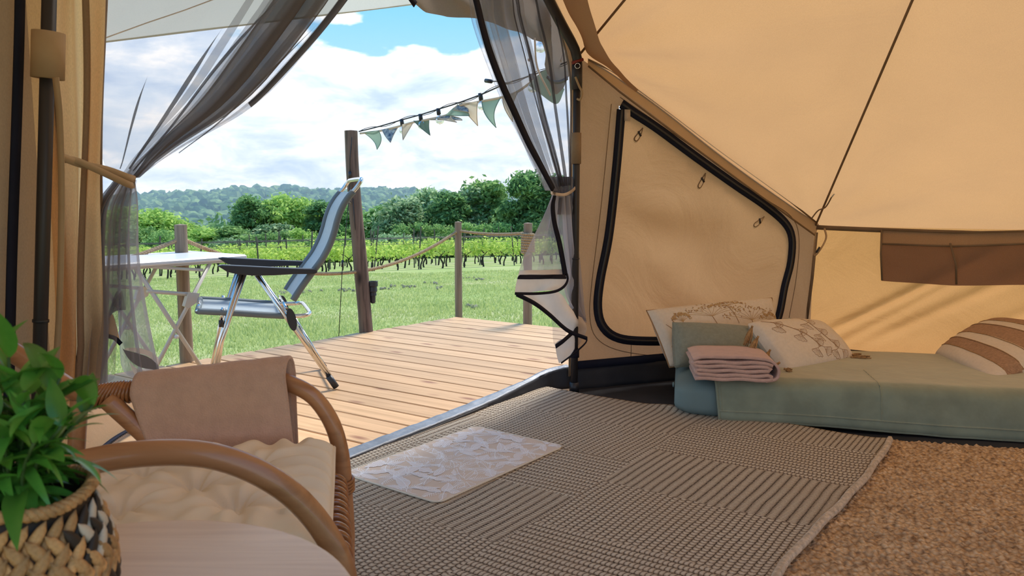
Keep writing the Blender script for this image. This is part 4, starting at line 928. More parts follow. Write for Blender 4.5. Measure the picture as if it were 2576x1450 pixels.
tb = thing('curtain_tie', fl(DP(1420, 480, -.05)), 'pale band tying the right net curtain back to the jamb', 'curtain tie', 'curtain ties')
m_ = MB(); m_.ribbon(spline([DP(1392, 478, .0), DP(1386, 484, -.06), DP(1395, 488, -.12), DP(1420, 490, -.11), DP(1440, 480, -.07), DP(1452, 466, -.03)], 30), .015, .004, DN); m_.build('band', M['hem'], tb)

# ------------------------------------------------------------------ reclining camp chair on the deck
E1c = V((.94, .34, 0)).normalized(); E2c = V((-.34, .94, 0)).normalized(); O_c = fl(G(845, 980))
def CP(px, py, w_=0.):
    p = plane_pt(px, py, O_c, E2c); return p+E2c*w_
CW = .54
rc = thing('folding_chair', O_c+E2c*CW/2-E1c*.3, 'grey sling camping armchair with polished aluminium frame on the deck', 'chair')
def fold_side(w_):
    sg = 1 if w_ == 0 else -1
    m_ = MB(); pr = [(546, 668), (560, 666), (600, 668), (700, 673), (790, 676), (797, 679), (797, 686), (788, 689), (740, 689), (690, 692), (640, 693), (600, 690), (572, 684), (558, 675)]
    a = [CP(x, y, w_-.03) for x, y in pr]; m_.prism(a, E2c*.055); ar = m_.build('armrest', M['black'], rc, smooth=False)
    bv = ar.modifiers.new('round', 'BEVEL'); bv.width = .006; bv.segments = 3
    ft = CP(524, 925, w_); ft.z = .02
    for dx in (0, .020):
        m_ = MB(); m_.tube([CP(606, 690, w_)+E1c*dx, CP(548, 860, w_)+E1c*(dx+.008*(dx == 0)), V((ft.x, ft.y, 0))+E1c*dx+V((0, 0, .03))], .0105, 12); lg = m_.build('leg', M['alu'], rc)
    m_ = MB(); m_.tube([ft+E1c*.01, ft+E1c*.014+V((0, 0, .03))], .019, 12); m_.build('foot_cap', M['black'], lg)
    f2 = CP(846, 980, w_); f2.z = .012; d_ = (CP(645, 693, w_)-f2).normalized()
    m_ = MB(); m_.tube([CP(645, 693, w_), f2+d_*.03], .0125, 12); lg = m_.build('leg', M['alu'], rc)
    m_ = MB(); m_.tube([CP(742, 820, w_)+E1c*.022, f2+d_*.07+E1c*.012], .008, 10); m_.build('brace_tube', M['alu'], lg)
    m_ = MB(); m_.tube([f2, f2+d_*.075], .0175, 12); m_.build('foot_cap', M['black'], lg)
    m_ = MB()
    for k in range(2):
        q = CP(733, 802, w_-.018*sg*1.0)
    c_ = CP(733, 803, w_-.016*sg); up = (CP(727, 775, w_)-CP(741, 835, w_)).normalized(); sd_ = up.cross(E2c).normalized()
    ov = [c_+up*math.cos(t_)*.062+sd_*math.sin(t_)*.024 for t_ in np.linspace(0, 2*math.pi, 24, endpoint=False)]; m_.prism(ov, E2c*.008*(-sg)); m_.build('hinge_plate', M['black'], rc, smooth=False)
    m_ = MB(); m_.tube([CP(562, 775, w_+.01), CP(555, 812, w_+.01)], .010, 10); m_.build('link_bar', M['alu'], rc)
    m_ = MB(); c_ = CP(556, 813, w_-.012*sg); m_.tube([c_+V((0, 0, .016)), c_-V((0, 0, .018))], .014, 12, flat=.8); m_.build('link_joint', M['black'], rc)
for w_ in (0., CW): fold_side(w_)
seat_px = [(497, 784), (540, 786), (600, 789), (660, 793), (715, 796), (750, 796)]
pn = [CP(x, y, .01) for x, y in seat_px]; pf_ = [CP(x, y, CW-.01) for x, y in seat_px]
rt = [CP(766, 795, .01), CP(780, 792, .04), CP(783, 791, .12)]; rt2 = [CP(783, 791, CW-.12), CP(780, 792, CW-.04), CP(766, 795, CW-.01)]
m_ = MB(); m_.tube(spline(pn+rt+rt2+list(reversed(pf_)), 90), .0115, 12); m_.tube([pn[0], pf_[0]], .0115, 12); m_.build('seat_tube', M['alu'], rc)
SP = lambda side, off: [p+V((0, 0, off)) for p in side[:5]]
m_ = MB(); loft(SP(pn, .004), SP(pf_, .004), 16, 24, lambda u, v: V((0, 0, -.022*math.sin(math.pi*u))), mb=m_); st_ = m_.build('seat', M['sling'], rc, solid=.003)
for side in (pn, pf_):
    m_ = MB(); m_.tube(spline(SP(side, .0), 30), .017, 10); m_.build('sling_border', M['slingb'], st_)
m_ = MB(); m_.tube([pn[0], lerp(pn[0], pf_[0], .5)-V((0, 0, .006)), pf_[0]], .015, 10); m_.build('sling_border', M['slingb'], st_)
bk = [(738, 757), (752, 735), (768, 712), (790, 682), (812, 652), (830, 618), (842, 585), (850, 555), (860, 527), (874, 502), (890, 482)]
bn = [CP(x, y, .02) for x, y in bk]; bf_ = [CP(x, y, CW-.02) for x, y in bk]
tp_n = [CP(900, 470, .02), CP(910, 455, .03), CP(913, 450, .09)]; tp_f = [CP(913, 450, CW-.09), CP(910, 455, CW-.03), CP(900, 470, CW-.02)]
m_ = MB(); m_.tube(spline(bn+tp_n+tp_f+list(reversed(bf_)), 120), .0115, 12); m_.build('back_tube', M['alu'], rc)
m_ = MB(); loft(bn, bf_, 14, 50, lambda u, v: V((.012, .004, 0))*math.sin(math.pi*u), mb=m_); b_ = m_.build('backrest', M['sling'], rc, solid=.003)
for side in (bn, bf_):
    m_ = MB(); m_.tube(spline(side, 50), .018, 10); m_.build('sling_border', M['slingb'], b_)
m_ = MB(); m_.tube([CP(720, 775, 0), CP(720, 775, CW)], .008, 8); m_.build('cross_tube', M['alu'], rc)
m_ = MB(); m_.tube([CP(838, 963, 0), CP(838, 963, CW)], .008, 8); m_.build('cross_tube', M['alu'], rc)

# white folding table
Rr = V((-1.61, 4.83, 0)); Nn = V((-2.19, 4.02, 0)); td = (Rr-Nn).normalized(); tw = V((-td.y, td.x, 0)); tabL = (Rr-Nn).length
ft_ = thing('folding_table', (Rr+Nn)/2+tw*.3, 'white folding camping table with crossed legs on the deck beside the grey chair', 'table')
zt = .70; m_ = MB(); WT = .60
cs = [Nn, Rr, Rr+tw*WT, Nn+tw*WT]; ctr = sum(cs, V((0, 0, 0)))/4
ang = math.atan2(td.y, td.x); rot = Matrix.Rotation(ang, 3, 'Z')
m_.box(fl(ctr, zt-.014), (tabL, WT, .028), rot, bev=.008); m_.build('tabletop', M['white'], ft_, smooth=False)
m_ = MB(); m_.box(fl(ctr, zt-.034), (tabL-.04, WT-.04, .014), rot, bev=.004); m_.build('under_frame', M['whitem'], ft_, smooth=False)
def TP(px, py, w_): return plane_pt(px, py, Nn+tw*.03, tw)+tw*w_
for w_ in (0., WT-.08):
    a1, a0 = TP(532, 655, w_), TP(402, 905, w_); a0 = a1+(a0-a1)*((a1.z-.01)/(a1.z-a0.z))
    b1_, b0 = TP(352, 690, w_), TP(500, 915, w_); b1_ = b0+(b1_-b0)*((.66-b0.z)/(b1_.z-b0.z)); b0 = b1_+(b0-b1_)*((b1_.z-.01)/(b1_.z-b0.z))
    for a, b in ((a1, a0), (b1_, b0)):
        m_ = MB(); m_.tube([a, b], .013, 8, flat=.7, up=tw); m_.build('leg', M['whitem'], ft_)
    pv = TP(441, 847, w_); m_ = MB(); m_.tube([pv-tw*.02, pv+tw*.02], .012, 12); m_.build('pivot', M['white'], ft_)
    m_ = MB(); m_.tube([TP(370, 733, w_), TP(492, 742, w_)], .011, 8); m_.build('brace', M['whitem'], ft_)
    m_ = MB(); m_.tube([TP(383, 672, w_), TP(510, 680, w_)], .009, 8); m_.build('brace', M['whitem'], ft_)
    m_ = MB(); q = TP(484, 745, w_); m_.prism([TP(470, 735, w_-.02), TP(498, 738, w_-.02), TP(492, 760, w_-.02), TP(470, 775, w_-.02), TP(460, 770, w_-.02)], tw*.03); m_.build('bracket', M['whitem'], ft_, smooth=False)
for (px0, py0, px1, py1) in ((232, 960, 300, 800), (232, 840, 268, 945)):
    a, b = TP(px0, py0, .15), TP(px1, py1, .15); a = b+(a-b)*((b.z-.01)/max(.05, (b.z-a.z))) if py0 > py1 else a
    m_ = MB(); m_.tube([a, b], .013, 8); m_.build('leg', M['whitem'], ft_)

# ------------------------------------------------------------------ rattan armchair
rE1 = V((.98, .2, 0)).normalized(); rE2 = V((-.2, .98, 0)).normalized()
NF = V((-.275, 1.27, 0)); FF = NF+rE2*.60
ch = thing('rattan_armchair', NF+rE2*.3-rE1*.3, 'brown bent rattan armchair with a cream cushion in the foreground', 'chair')
def hoop(base, zt_, name):
    # arm rail: from the back joint forward, arching down as front leg to the floor
    pts = [base-rE1*.56+V((0, 0, zt_-.05)), base-rE1*.47+V((0, 0, zt_-.03)), base-rE1*.33+V((0, 0, zt_-.006)), base-rE1*.20+V((0, 0, zt_-.018)), base-rE1*.09+V((0, 0, zt_-.085)), base-rE1*.02+V((0, 0, zt_-.19)), base+V((0, 0, .36)), base+rE1*.0+V((0, 0, .2)), base+rE1*.01+V((0, 0, .0))]
    m_ = MB(); m_.tube(spline(pts, 60), .021, 16); return m_.build(name, M['rattan'], ch)
hoop(NF, .655, 'arm_rail')
far = FF+V((-.005, .0, 0))
fpts = [R(200, 992, 1.74), R(280, 988, 1.77), R(345, 985, 1.79), R(520, 975, 1.83), R(690, 958, 1.87), R(735, 968, 1.87), R(790, 1000, 1.87), R(835, 1065, 1.87), R(858, 1145, 1.87), R(866, 1235, 1.87), R(872, 1330, 1.87), R(876, 1450, 1.87), V((-.37, 1.87, 0))]
m_ = MB(); m_.tube(spline(fpts, 80), .020, 16); m_.build('arm_rail', M['rattan'], ch)
JF = fpts[0]; JN = NF-rE1*.56+V((0, 0, .605))
# back hoop rising behind
hb = [JF, R(110, 935, 1.66), R(10, 872, 1.60), R(-110, 800, 1.52), R(-250, 790, 1.40), R(-330, 880, 1.30), R(-330, 1000, 1.22), JN]
m_ = MB(); m_.tube(spline(hb, 60), .021, 16); m_.build('back_hoop', M['rattan'], ch)
m_ = MB(); m_.tube(spline([R(268, 1005, 1.75), R(350, 1080, 1.76), R(430, 1160, 1.77), R(520, 1250, 1.78), R(600, 1340, 1.78)], 30), .021, 16); m_.build('side_brace', M['rattan'], ch)
for (b_, e_) in ((JF, FF-rE1*.6), (JN, NF-rE1*.6)):
    m_ = MB(); m_.tube(spline([b_, lerp(b_, e_, .5)-rE1*.02, fl(e_)], 20), .019, 14); m_.build('rear_leg', M['rattan'], ch)
# binding at the joint: wound cane strips
for k in range(13):
    t_ = k/12; c_ = lerp(R(215, 985, 1.745), R(338, 985, 1.79), t_); tilt = lerp(.9, .05, t_)
    wdn = lerp(.033, .0225, t_) if k < 10 else .0222
    ax = (V((1, .1, 0))+V((0, 0, -tilt*.9))).normalized(); cc = c_+V((0, 0, -.016*(1-t_)))
    m_ = MB(); u_ = ax.cross(V((0, 1, 0))).normalized(); v_ = ax.cross(u_)
    m_.tube([cc+u_*math.cos(a)*wdn*1.05+v_*math.sin(a)*.0235 for a in np.linspace(0, 2*math.pi, 24, endpoint=False)], .0042, 6, closed=True); m_.build('cane_binding', M['wicker'], ch)
# seat frame and wrapped front rail
zs = .375; fr0 = FF+V((-.022, -.02, zs)); fr1 = NF+V((-.0, -.06, zs))+rE1*.0
fr0 = V((-.424, 1.82, .372)); fr1 = V((-.262, 1.12, .372))
m_ = MB(); m_.tube([lerp(fr0, fr1, i/20) for i in range(21)], .0262, 16); m_.build('front_rail', M['wicker'], ch)
m_ = MB(); m_.tube([lerp(fr0, fr1, i/20)+V((.0, 0, -.07)) for i in range(21)], .012, 10); m_.build('lower_rail', M['rattan'], ch)
ddn = (fr1-fr0).normalized(); sdn = ddn.cross(V((0, 0, 1))).normalized(); prot = None
for k in range(17):
    c_ = lerp(fr0, fr1, .03+k/17*.96)
    if prot is None:
        m_ = MB(); ring_ = []
        for a in np.linspace(0, 2*math.pi, 22, endpoint=False):
            zz1 = math.sin(a)*.030; ring_.append(c_+V((0, 0, zz1 if zz1 > 0 else zz1*2.6))+sdn*(-math.cos(a)*.0275)+ddn*(.006*math.sin(a)))
        m_.tube(ring_, .0068, 8, closed=True); prot = m_.build('cane_loop', M['wicker'], ch); pc = c_
    else:
        o = prot.copy(); C.objects.link(o); o.parent = ch; o.location = c_-pc
for k in range(4):
    c_ = R(864, 1208, 1.868)-V((0, 0, .008*k)); m_ = MB(); m_.tube([c_+V((math.cos(a)*.0235, math.sin(a)*.026, .004*math.sin(a))) for a in np.linspace(0, 2*math.pi, 22, endpoint=False)], .0045, 6, closed=True); m_.build('cane_binding', M['wicker'], ch)
m_ = MB(); bk0, bk1 = FF-rE1*.52+V((0, 0, zs)), NF-rE1*.52+V((0, 0, zs))
m_.tube([fr0, bk0], .016, 12); m_.tube([fr1, bk1], .016, 12); m_.tube([bk0, bk1], .016, 12)
for k in range(9): m_.tube([lerp(bk0, fr0, (k+1)/10)-V((0, 0, .012)), lerp(bk1, fr1, (k+1)/10)-V((0, 0, .012))], .006, 8)
m_.build('seat_frame', M['rattan'], ch)

# tufted cushion
cu = thing('seat_cushion', (NF+FF)/2-rE1*.28+V((0, 0, .40)), 'cream cotton tufted cushion on the rattan armchair', 'cushion')
cc0 = (NF+FF)/2-rE1*.295+V((0, 0, .435)); hu, hv = .275, .262
tufts = [(-.40, -.36), (.34, -.42), (-.42, .42), (.36, .40), (0, 0)]
def cush(u, v, side):
    a, b = u*2-1, v*2-1
    ex = (1-abs(a)**3.2)*(1-abs(b)**3.2); e = max(0, ex)**.38
    th = .062*e
    for (ta, tb_) in tufts:
        d2 = ((a-ta)**2+(b-tb_)**2); d_ = math.sqrt(d2); th *= 1-.50*math.exp(-d2/.018)
        an = math.atan2(b-tb_, a-ta); th += side_w[0]*.009*math.sin(an*8+ta*7)*math.exp(-d_/.35)*smooth(d_/.12)*e
    rim = smooth((max(abs(a), abs(b))-.45)/.5)
    th += .014*rim*math.sin((a if abs(b) > abs(a) else b)*26+3*nz(a*2, b*2))*e + .006*nz(a*6, b*6, 2)*e
    lift = .02*smooth((b-.3)/.7)+.012*smooth((a-.3)/.7)
    g_ = 1-.04*(1-e)
    return cc0+rE1*(a*hu*g_)+rE2*(b*hv*g_)+V((0, 0, th*side+lift))
side_w = [1.]
m_ = MB(); m_.grid(lambda u, v: cush(u, v, 1), 110, 110); m_.grid(lambda u, v: cush(1-u, v, -1), 50, 50)
m_.build('cushion_cover', M['cushion'], cu)
for (ta, tb_) in tufts:
    p = cush(ta*.5+.5, tb_*.5+.5, 1); m_ = MB(); m_.lathe([(.006, -.002), (.007, .001), (.004, .003), (0, .0035)], 10, p); m_.build('tuft_button', M['cushion'], cu)
m_ = MB(); m_.tube([cush(t_, 1, 1) for t_ in np.linspace(0, 1, 30)]+[cush(1, 1-t_, 1) for t_ in np.linspace(0, 1, 30)]+[cush(1-t_, 0, 1) for t_ in np.linspace(0, 1, 30)], .004, 6); m_.build('piping', M['cushion'], cu)

# folded blanket over the far arm
bl = thing('folded_blanket', R(560, 1100, 1.80), 'dusty rose fleece blanket folded over the far arm of the rattan chair', 'blanket')
def blf(u, v, lay):
    # v 0..1: front hem up over the rail and down the back
    xt = lerp(347, 728, u); yt = lerp(942, 900, u)
    xb = lerp(415, 748, u); yb = lerp(1185, 1112, u)
    Yr = lerp(1.80, 1.87, u); r_ = .026+.008*lay
    topc = R(xt, yt, Yr)-V((0, 0, r_))
    bot = R(lerp(xt, xb, 1), yb, Yr-.03)
    L = .24
    if v < .42:
        t_ = v/.42; a = bot+V((0, -.02-.008*lay, 0)); b = topc-V((0, r_, 0)); p = lerp(a, b, t_)
    elif v < .58:
        t_ = (v-.42)/.16*math.pi; p = topc+V((0, -math.cos(t_)*r_, math.sin(t_)*r_))
    else:
        t_ = (v-.58)/.42; p = topc+V((0, r_, 0))-V((0, -.004, L*t_))
    return p+V((0, -.004*nz(u*3, v*5, lay), .003*nz(u*4, lay)))
for lay in (0, 1, 2):
    m_ = MB(); m_.grid(lambda u, v: blf(u*(1-.008*(2-lay)), v, lay), 44, 60)
    m_.build('fold', M['blanket'], bl, solid=.009)
m_ = MB(); m_.tube([blf(.992, v, 2) for v in np.linspace(0, 1, 50)], .0048, 8); m_.build('hem', M['blanket'], bl)

# ------------------------------------------------------------------ round side table with plant
tcx, tcy, tr, tz = -.455, .782, .292, .60
rt_ = thing('side_table', (tcx, tcy, 0), 'round pale wooden side table in the near foreground', 'table')
m_ = MB(); m_.lathe([(0, tz-.022), (tr-.006, tz-.022), (tr-.001, tz-.016), (tr, tz-.006), (tr-.003, tz-.001), (tr-.008, tz), (0, tz)], 96, (tcx, tcy, 0)); sharp(m_.build('tabletop', M['table'], rt_), 50)
for k in range(3):
    a = 2.2+k*2.094; m_ = MB(); m_.tube([V((tcx+math.cos(a)*.15, tcy+math.sin(a)*.15, tz-.02)), V((tcx+math.cos(a)*.25, tcy+math.sin(a)*.25, 0))], lambda t: .017-.006*t, 12); m_.build('leg', M['table'], rt_)
pcx, pcy = -.515, .79
pp = thing('potted_plant', (pcx, pcy, tz), 'green artificial plant in a woven seagrass basket on the round table', 'plant')
def bprof(t): return [(.070, 0), (.088, .03), (.096, .06), (.094, .09), (.082, .118), (.074, .135), (.077, .15)][min(6, t)]
prof = [(0, tz+.001), (.068, tz+.001), (.082, tz+.02), (.090, tz+.05), (.089, tz+.08), (.080, tz+.107), (.070, tz+.125), (.072, tz+.145), (.066, tz+.145), (.062, tz+.12), (0, tz+.118)]
m_ = MB(); m_.lathe(prof, 40, (pcx, pcy, 0)); bk_ = m_.build('basket', M['strandd'], pp)
def rad(z): 
    P = [(0, .070), (.02, .084), (.05, .092), (.08, .091), (.107, .082), (.125, .072), (.15, .075)]
    for (a, ra_), (b, rb) in zip(P, P[1:]):
        if a <= z <= b: return lerp(ra_, rb, (z-a)/(b-a))
    return .075
sv = {}
def strand(mt, big):
    k = (mt, big)
    if k not in sv:
        m_ = MB(); L_ = .042
        def f(u, v):
            a = u*2*math.pi; t_ = v*2-1; r_ = max(0, 1-t_*t_)**.5; return V((math.cos(a)*.0068*r_, math.sin(a)*.0045*r_+.004*(t_*t_)*-1, t_*L_*.62))
        m_.grid(f, 8, 7, closeu=True); me = bpy.data.meshes.new('strand'); me.from_pydata([tuple(p) for p in m_.v], [], m_.f); me.materials.append(M[mt]); me.polygons.foreach_set('use_smooth', [True]*len(me.polygons)); sv[k] = me
    return sv[k]
base = pp.location
for row in range(9):
    z = .012+row*.0128; r_ = rad(z); nS = 30
    for k in range(nS):
        a = 2*math.pi*(k+.5*(row % 2))/nS
        # a patterned zone of dark and white strands below the rim
        mt = 'strand'
        if row >= 6 and math.cos(a-6.35) > .90: mt = 'strandd' if (k+row) % 2 else 'strandw'
        if row in (2, 3) and math.cos(a-6.6) > .95: mt = 'strandd'
        o = bpy.data.objects.new('strand', strand(mt, True)); C.objects.link(o); o.parent = bk_
        o.location = V((pcx+math.cos(a)*r_, pcy+math.sin(a)*r_, tz+z))-base
        o.rotation_euler = (0, .55 if row % 2 else -.55, 0)
        mtx = Matrix.Rotation(a-math.pi/2, 4, 'Z') @ Matrix.Rotation(-.25*(z-.06)*10*.3, 4, 'X') @ Matrix.Rotation(.6 if row % 2 else -.6, 4, 'Y')
        o.rotation_euler = mtx.to_euler()
m_ = MB(); rope(m_, [V((pcx+math.cos(a)*.0745, pcy+math.sin(a)*.0745, tz+.147+.004*math.sin(a*3))) for a in np.linspace(0, 2*math.pi, 90)], .007, .022); m_.build('rim_braid', M['strand'], bk_)
# leaves
lm = []
for k in range(5):
    m_ = MB(); L_ = (.075, .09, .105, .08, .115)[k]; W_ = (.011, .0125, .013, .015, .010)[k]; cv = (.5, .9, 1.2, .4, 1.4)[k]
    def f(u, v):
        t_ = v; wq = W_*(math.sin(math.pi*min(1, t_**.8*.97+.03)))**.8*(1-.25*t_); s_ = u*2-1
        a = cv*t_; return V((s_*wq, L_*(math.sin(a)/cv if cv else t_), L_*((1-math.cos(a))/cv)*-1+abs(s_)*wq*.35))
    m_.grid(f, 5, 12); me = bpy.data.meshes.new('leaf'); me.from_pydata([tuple(p) for p in m_.v], [], m_.f); me.materials.append(M['leaf']); me.polygons.foreach_set('use_smooth', [True]*len(me.polygons)); lm.append(me)
top0 = V((pcx, pcy, tz+.12)); nst = 26
for s_i in range(nst):
    a = rnd.uniform(0, 6.283); sp = rnd.uniform(.1, .82)**.8; hgt = rnd.uniform(.08, .175)*(1-.5*max(0, sp-.35))
    tipd = V((math.cos(a)*sp*.105, math.sin(a)*sp*.105, hgt)); 
    pth = [top0+V((math.cos(a)*.03*sp, math.sin(a)*.03*sp, 0)), top0+tipd*.5+V((0, 0, .01)), top0+tipd]
    m_ = MB(); m_.tube(spline(pth, 8), .0018, 5); m_.build('stem', M['stem'], pp)
    SPp = spline(pth, 20)
    for k in range(10):
        t_ = .25+.75*k/9; p = SPp[int(t_*19)]; la_ = k*2.4+s_i+rnd.uniform(-.4, .4); el = lerp(.0, 1.0, (k/9)**1.5)+rnd.uniform(-.25, .3)
        o = bpy.data.objects.new('leaf', lm[rnd.randrange(5)]); C.objects.link(o); o.parent = pp; sc = rnd.uniform(.55, .95); o.scale = (sc,)*3
        o.location = p-base; o.rotation_euler = (Matrix.Rotation(la_, 4, 'Z') @ Matrix.Rotation(el, 4, 'X') @ Matrix.Rotation(rnd.uniform(-.5, .5), 4, 'Y')).to_euler()

# ------------------------------------------------------------------ rugs and mat
r1 = (G(2220, 1125)-G(1370, 985)); r1.z = 0; rw = 1.70; ru = r1.normalized(); rv = -V((-ru.y, ru.x, 0))
rc0 = G(1370, 985); RL = 2.5
m_ = MB()
def rugf(u, v):
    x, y = u*rw, v*RL
    z = .022+.004*nz(x*3, y*3)+ .012*math.exp(-((u-1)/.02)**2)*(.5+.5*nz(0, y*5))
    z += .018*math.exp(-((v)/.02)**2)*max(0, nz(x*3.3, 0, 7))*2
    ex = .02*math.sin(y*3.2+.4)*smooth((u-.8)/.2)+.012*nz(y*4, 3)*smooth((u-.8)/.2); ey = (.03*math.sin(x*2.9)+.012*math.sin(x*9))*smooth((.2-v)/.2)
    return V((x+ex, -(y+ey), z))
m_.grid(rugf, 70, 130); ang = math.atan2(ru.y, ru.x)
rg = m_.build('flatweave_rug', M['rug'], origin=(0, 0, 0)); rg.location = fl(rc0); rg.rotation_euler.z = ang
sm = rg.modifiers.new('thickness', 'SOLIDIFY'); sm.thickness = .008
tag(rg, 'taupe flatweave jute rug with mixed weave bands beside the doorway', 'rug')
m_ = MB()
ep = [rugf(1.003, v)+V((0, 0, .004)) for v in np.linspace(0, 1, 120)]
rope(m_, ep, .013, .035); m_.tube([rugf(u, 0)+V((0, .002, -.002)) for u in np.linspace(0, 1, 80)], .006, 6)
ro_ = m_.build('rope_edge', mat('jute_rope_edge', (.62, .50, .38), .9, var=.3, vs=60, bump=.3, bs=200), origin=(0, 0, 0)); ro_.parent = rg
# brown loop pile carpet
cp = [G(1900, 1075), G(2576, 1090)+V((1.2, .3, 0)), V((3.7, .3, 0)), V((.2, .25, 0))]
xd = V((.95, -.24, 0)).normalized(); yd = V((-xd.y, xd.x, 0)); oc = V((.93, 3.50, 0))
m_ = MB(); CWd, CL = 2.9, 3.3; NU, NV = 560, 620
vv = []; 
gx, gy = np.meshgrid(np.linspace(0, CWd, NU), np.linspace(0, -CL, NV))
ff = np.arange((NV-1)*NU).reshape(NV-1, NU)[:, :-1].ravel(); FFc = np.stack([ff, ff+NU, ff+NU+1, ff+1], 1)
o = npmesh('loop_pile_carpet', np.stack([gx.ravel(), gy.ravel(), np.full(gx.size, .010)], 1), FFc, M['pile'])
o.data.polygons.foreach_set('use_smooth', [True]*len(o.data.polygons))
o.location = oc; o.rotation_euler.z = math.atan2(xd.y, xd.x)
tx = bpy.data.textures.new('pile', 'VORONOI'); tx.noise_scale = .018; tx.noise_intensity = 1.1; tx.distance_metric = 'DISTANCE'
dm = o.modifiers.new('pile', 'DISPLACE'); dm.texture = tx; dm.strength = -.016; dm.mid_level = .6; dm.texture_coords = 'LOCAL'
tag(o, 'thick brown loop pile carpet in front of the bed', 'carpet')
# bath mat
mt_ = thing('door_mat', fl((G(870, 1190)+G(1420, 1120))/2, .026), 'pale beige mat with white leaf print on the rug by the threshold', 'mat')
mA, mB_, mC = G(862, 1195, .03), G(1190, 1077, .03), G(1100, 1270, .03); mU = (mB_-mA); mV = V((mC.x-mA.x, mC.y-mA.y, 0))
mul, mvl = mU.length, mV.length; mu, mv = mU.normalized(), mV.normalized(); mv = (mv-mu*mv.dot(mu)).normalized(); mul *= 1.02
rr_ = .035
def rrect(n_=8):
    P = []
    for (cx_, cy_, a0) in ((mul-rr_, mvl-rr_, 0), (rr_, mvl-rr_, 90), (rr_, rr_, 180), (mul-rr_, rr_, 270)):
        for k in range(n_+1):
            a = math.radians(a0+90*k/n_); P.append((cx_+rr_*math.cos(a), cy_+rr_*math.sin(a)))
    return P
def mp3(x, y, z=0): return V((mA.x, mA.y, 0))+mu*x+mv*y+V((0, 0, .0335+z+.002*nz(x*4, y*4)))
RR = rrect(); m_ = MB(); m_.prism([mp3(x, y, -.003) for x, y in RR], (0, 0, .005)); m_.build('foam_pad', M['mat'], mt_, smooth=False)
m_ = MB(); m_.tube([mp3(x, y, 0) for x, y in RR], .0035, 6, closed=True); m_.build('edge_binding', M['matedge'], mt_)
# leaf print: thin filled leaves with ribs
def strokes(mb, pts, w_, z, P3):
    for a, b in zip(pts, pts[1:]):
        a, b = V((a[0], a[1], 0)), V((b[0], b[1], 0)); d_ = (b-a)
        if d_.length < 1e-5: continue
        s_ = V((-d_.y, d_.x, 0)).normalized()*w_/2
        mb.add([P3(a.x-s_.x, a.y-s_.y, z), P3(b.x-s_.x, b.y-s_.y, z), P3(b.x+s_.x, b.y+s_.y, z), P3(a.x+s_.x, a.y+s_.y, z)], [(0, 1, 2, 3)])
pr1, pr2 = MB(), MB()
def inside(x, y): return .008 < x < mul-.008 and .008 < y < mvl-.008
def leafshape(cx_, cy_, a, L_, W_, kind):
    ca, sa = math.cos(a), math.sin(a)
    f = lambda x, y: (min(mul-.006, max(.006, cx_+x*ca-y*sa)), min(mvl-.006, max(.006, cy_+x*sa+y*ca)))
    N_ = 12; up_, dn_ = [], []
    for i in range(N_+1):
        t_ = i/N_; w__ = W_*math.sin(math.pi*t_**.75)*(1+(.18*math.sin(t_*22) if kind == 1 else 0)); bx = L_*t_; by = .12*L_*math.sin(t_*2.2)
        up_.append(f(bx, by+w__)); dn_.append(f(bx, by-w__))
    mid = [f(L_*i/N_, .12*L_*math.sin(i/N_*2.2)) for i in range(N_+1)]
    if kind < 2:
        for i in range(N_):
            pr2.add([mp3(*up_[i], .0026), mp3(*up_[i+1], .0026), mp3(*dn_[i+1], .0026), mp3(*dn_[i], .0026)], [(0, 1, 2, 3)])
        strokes(pr1, up_, .0017, .0032, mp3); strokes(pr1, dn_, .0017, .0032, mp3); strokes(pr1, mid, .0020, .0032, mp3)
        for i in range(1, N_, 1):
            strokes(pr1, [mid[i], up_[min(N_, i+1)]], .0010, .0032, mp3); strokes(pr1, [mid[i], dn_[min(N_, i+1)]], .0010, .0032, mp3)
    else:
        strokes(pr1, mid, .0022, .0032, mp3)
        for i in range(1, N_):
            strokes(pr1, [mid[i], up_[min(N_, i+2)]], .0018, .0032, mp3); strokes(pr1, [mid[i], dn_[min(N_, i+2)]], .0018, .0032, mp3)
r2 = random.Random(3)
for gx_ in range(6):
    for gy_ in range(4):
        bx = mul*(gx_+.3+.4*(gy_ % 2))/6; by = mvl*(gy_+.5)/4
        a0 = r2.uniform(0, 6.28)
        for k in range(6):
            leafshape(bx+r2.uniform(-.015, .015), by+r2.uniform(-.015, .015), a0+k*1.05+r2.uniform(-.2, .2), r2.uniform(.07, .12), r2.uniform(.014, .024), (0, 2, 1, 2, 2, 1)[k])
pr2.build('leaf_fill', M['matq'], mt_, smooth=False)['kind'] = 'stuff'; pr1.build('leaf_lines', M['matp'], mt_, smooth=False)['kind'] = 'stuff'

# ------------------------------------------------------------------ bed
bl0 = V((.76, 3.64, 0)); bx = V((1.91, -.41, 0)).normalized(); by = V((-bx.y, bx.x, 0)); BLn, BWd, BH = 1.95, .84, .205
def sq(u, n_=4.):   # rounded cross section
    a = u*2*math.pi; c, s_ = math.cos(a), math.sin(a)
    return (abs(c)**(2/n_)*(1 if c > 0 else -1), abs(s_)**(2/n_)*(1 if s_ > 0 else -1))
def bedpt(s_, u, grow=0.):
    cx_, cz_ = sq(u); e = min(1, max(0, min(s_, BLn-s_)/.12)); k = math.sqrt(max(0, 1-(1-e)**2))
    hy, hz = BWd/2*(1-.08*(1-k)), BH/2*(.45+.55*k)
    y = BWd/2+cx_*(hy+grow); z = BH/2+cz_*(hz+grow)
    y += -.012*math.cos(u*2*math.pi)*0
    wr = .006*nz(s_*5, y*5, z*8)+.016*abs(nz(s_*11+z*6, y*9-z*14, 3))*smooth((.30-s_)/.2)
    p = bl0+bx*s_+by*(y-wr*cx_)+V((0, 0, max(.004, z+wr*.5)))
    return p
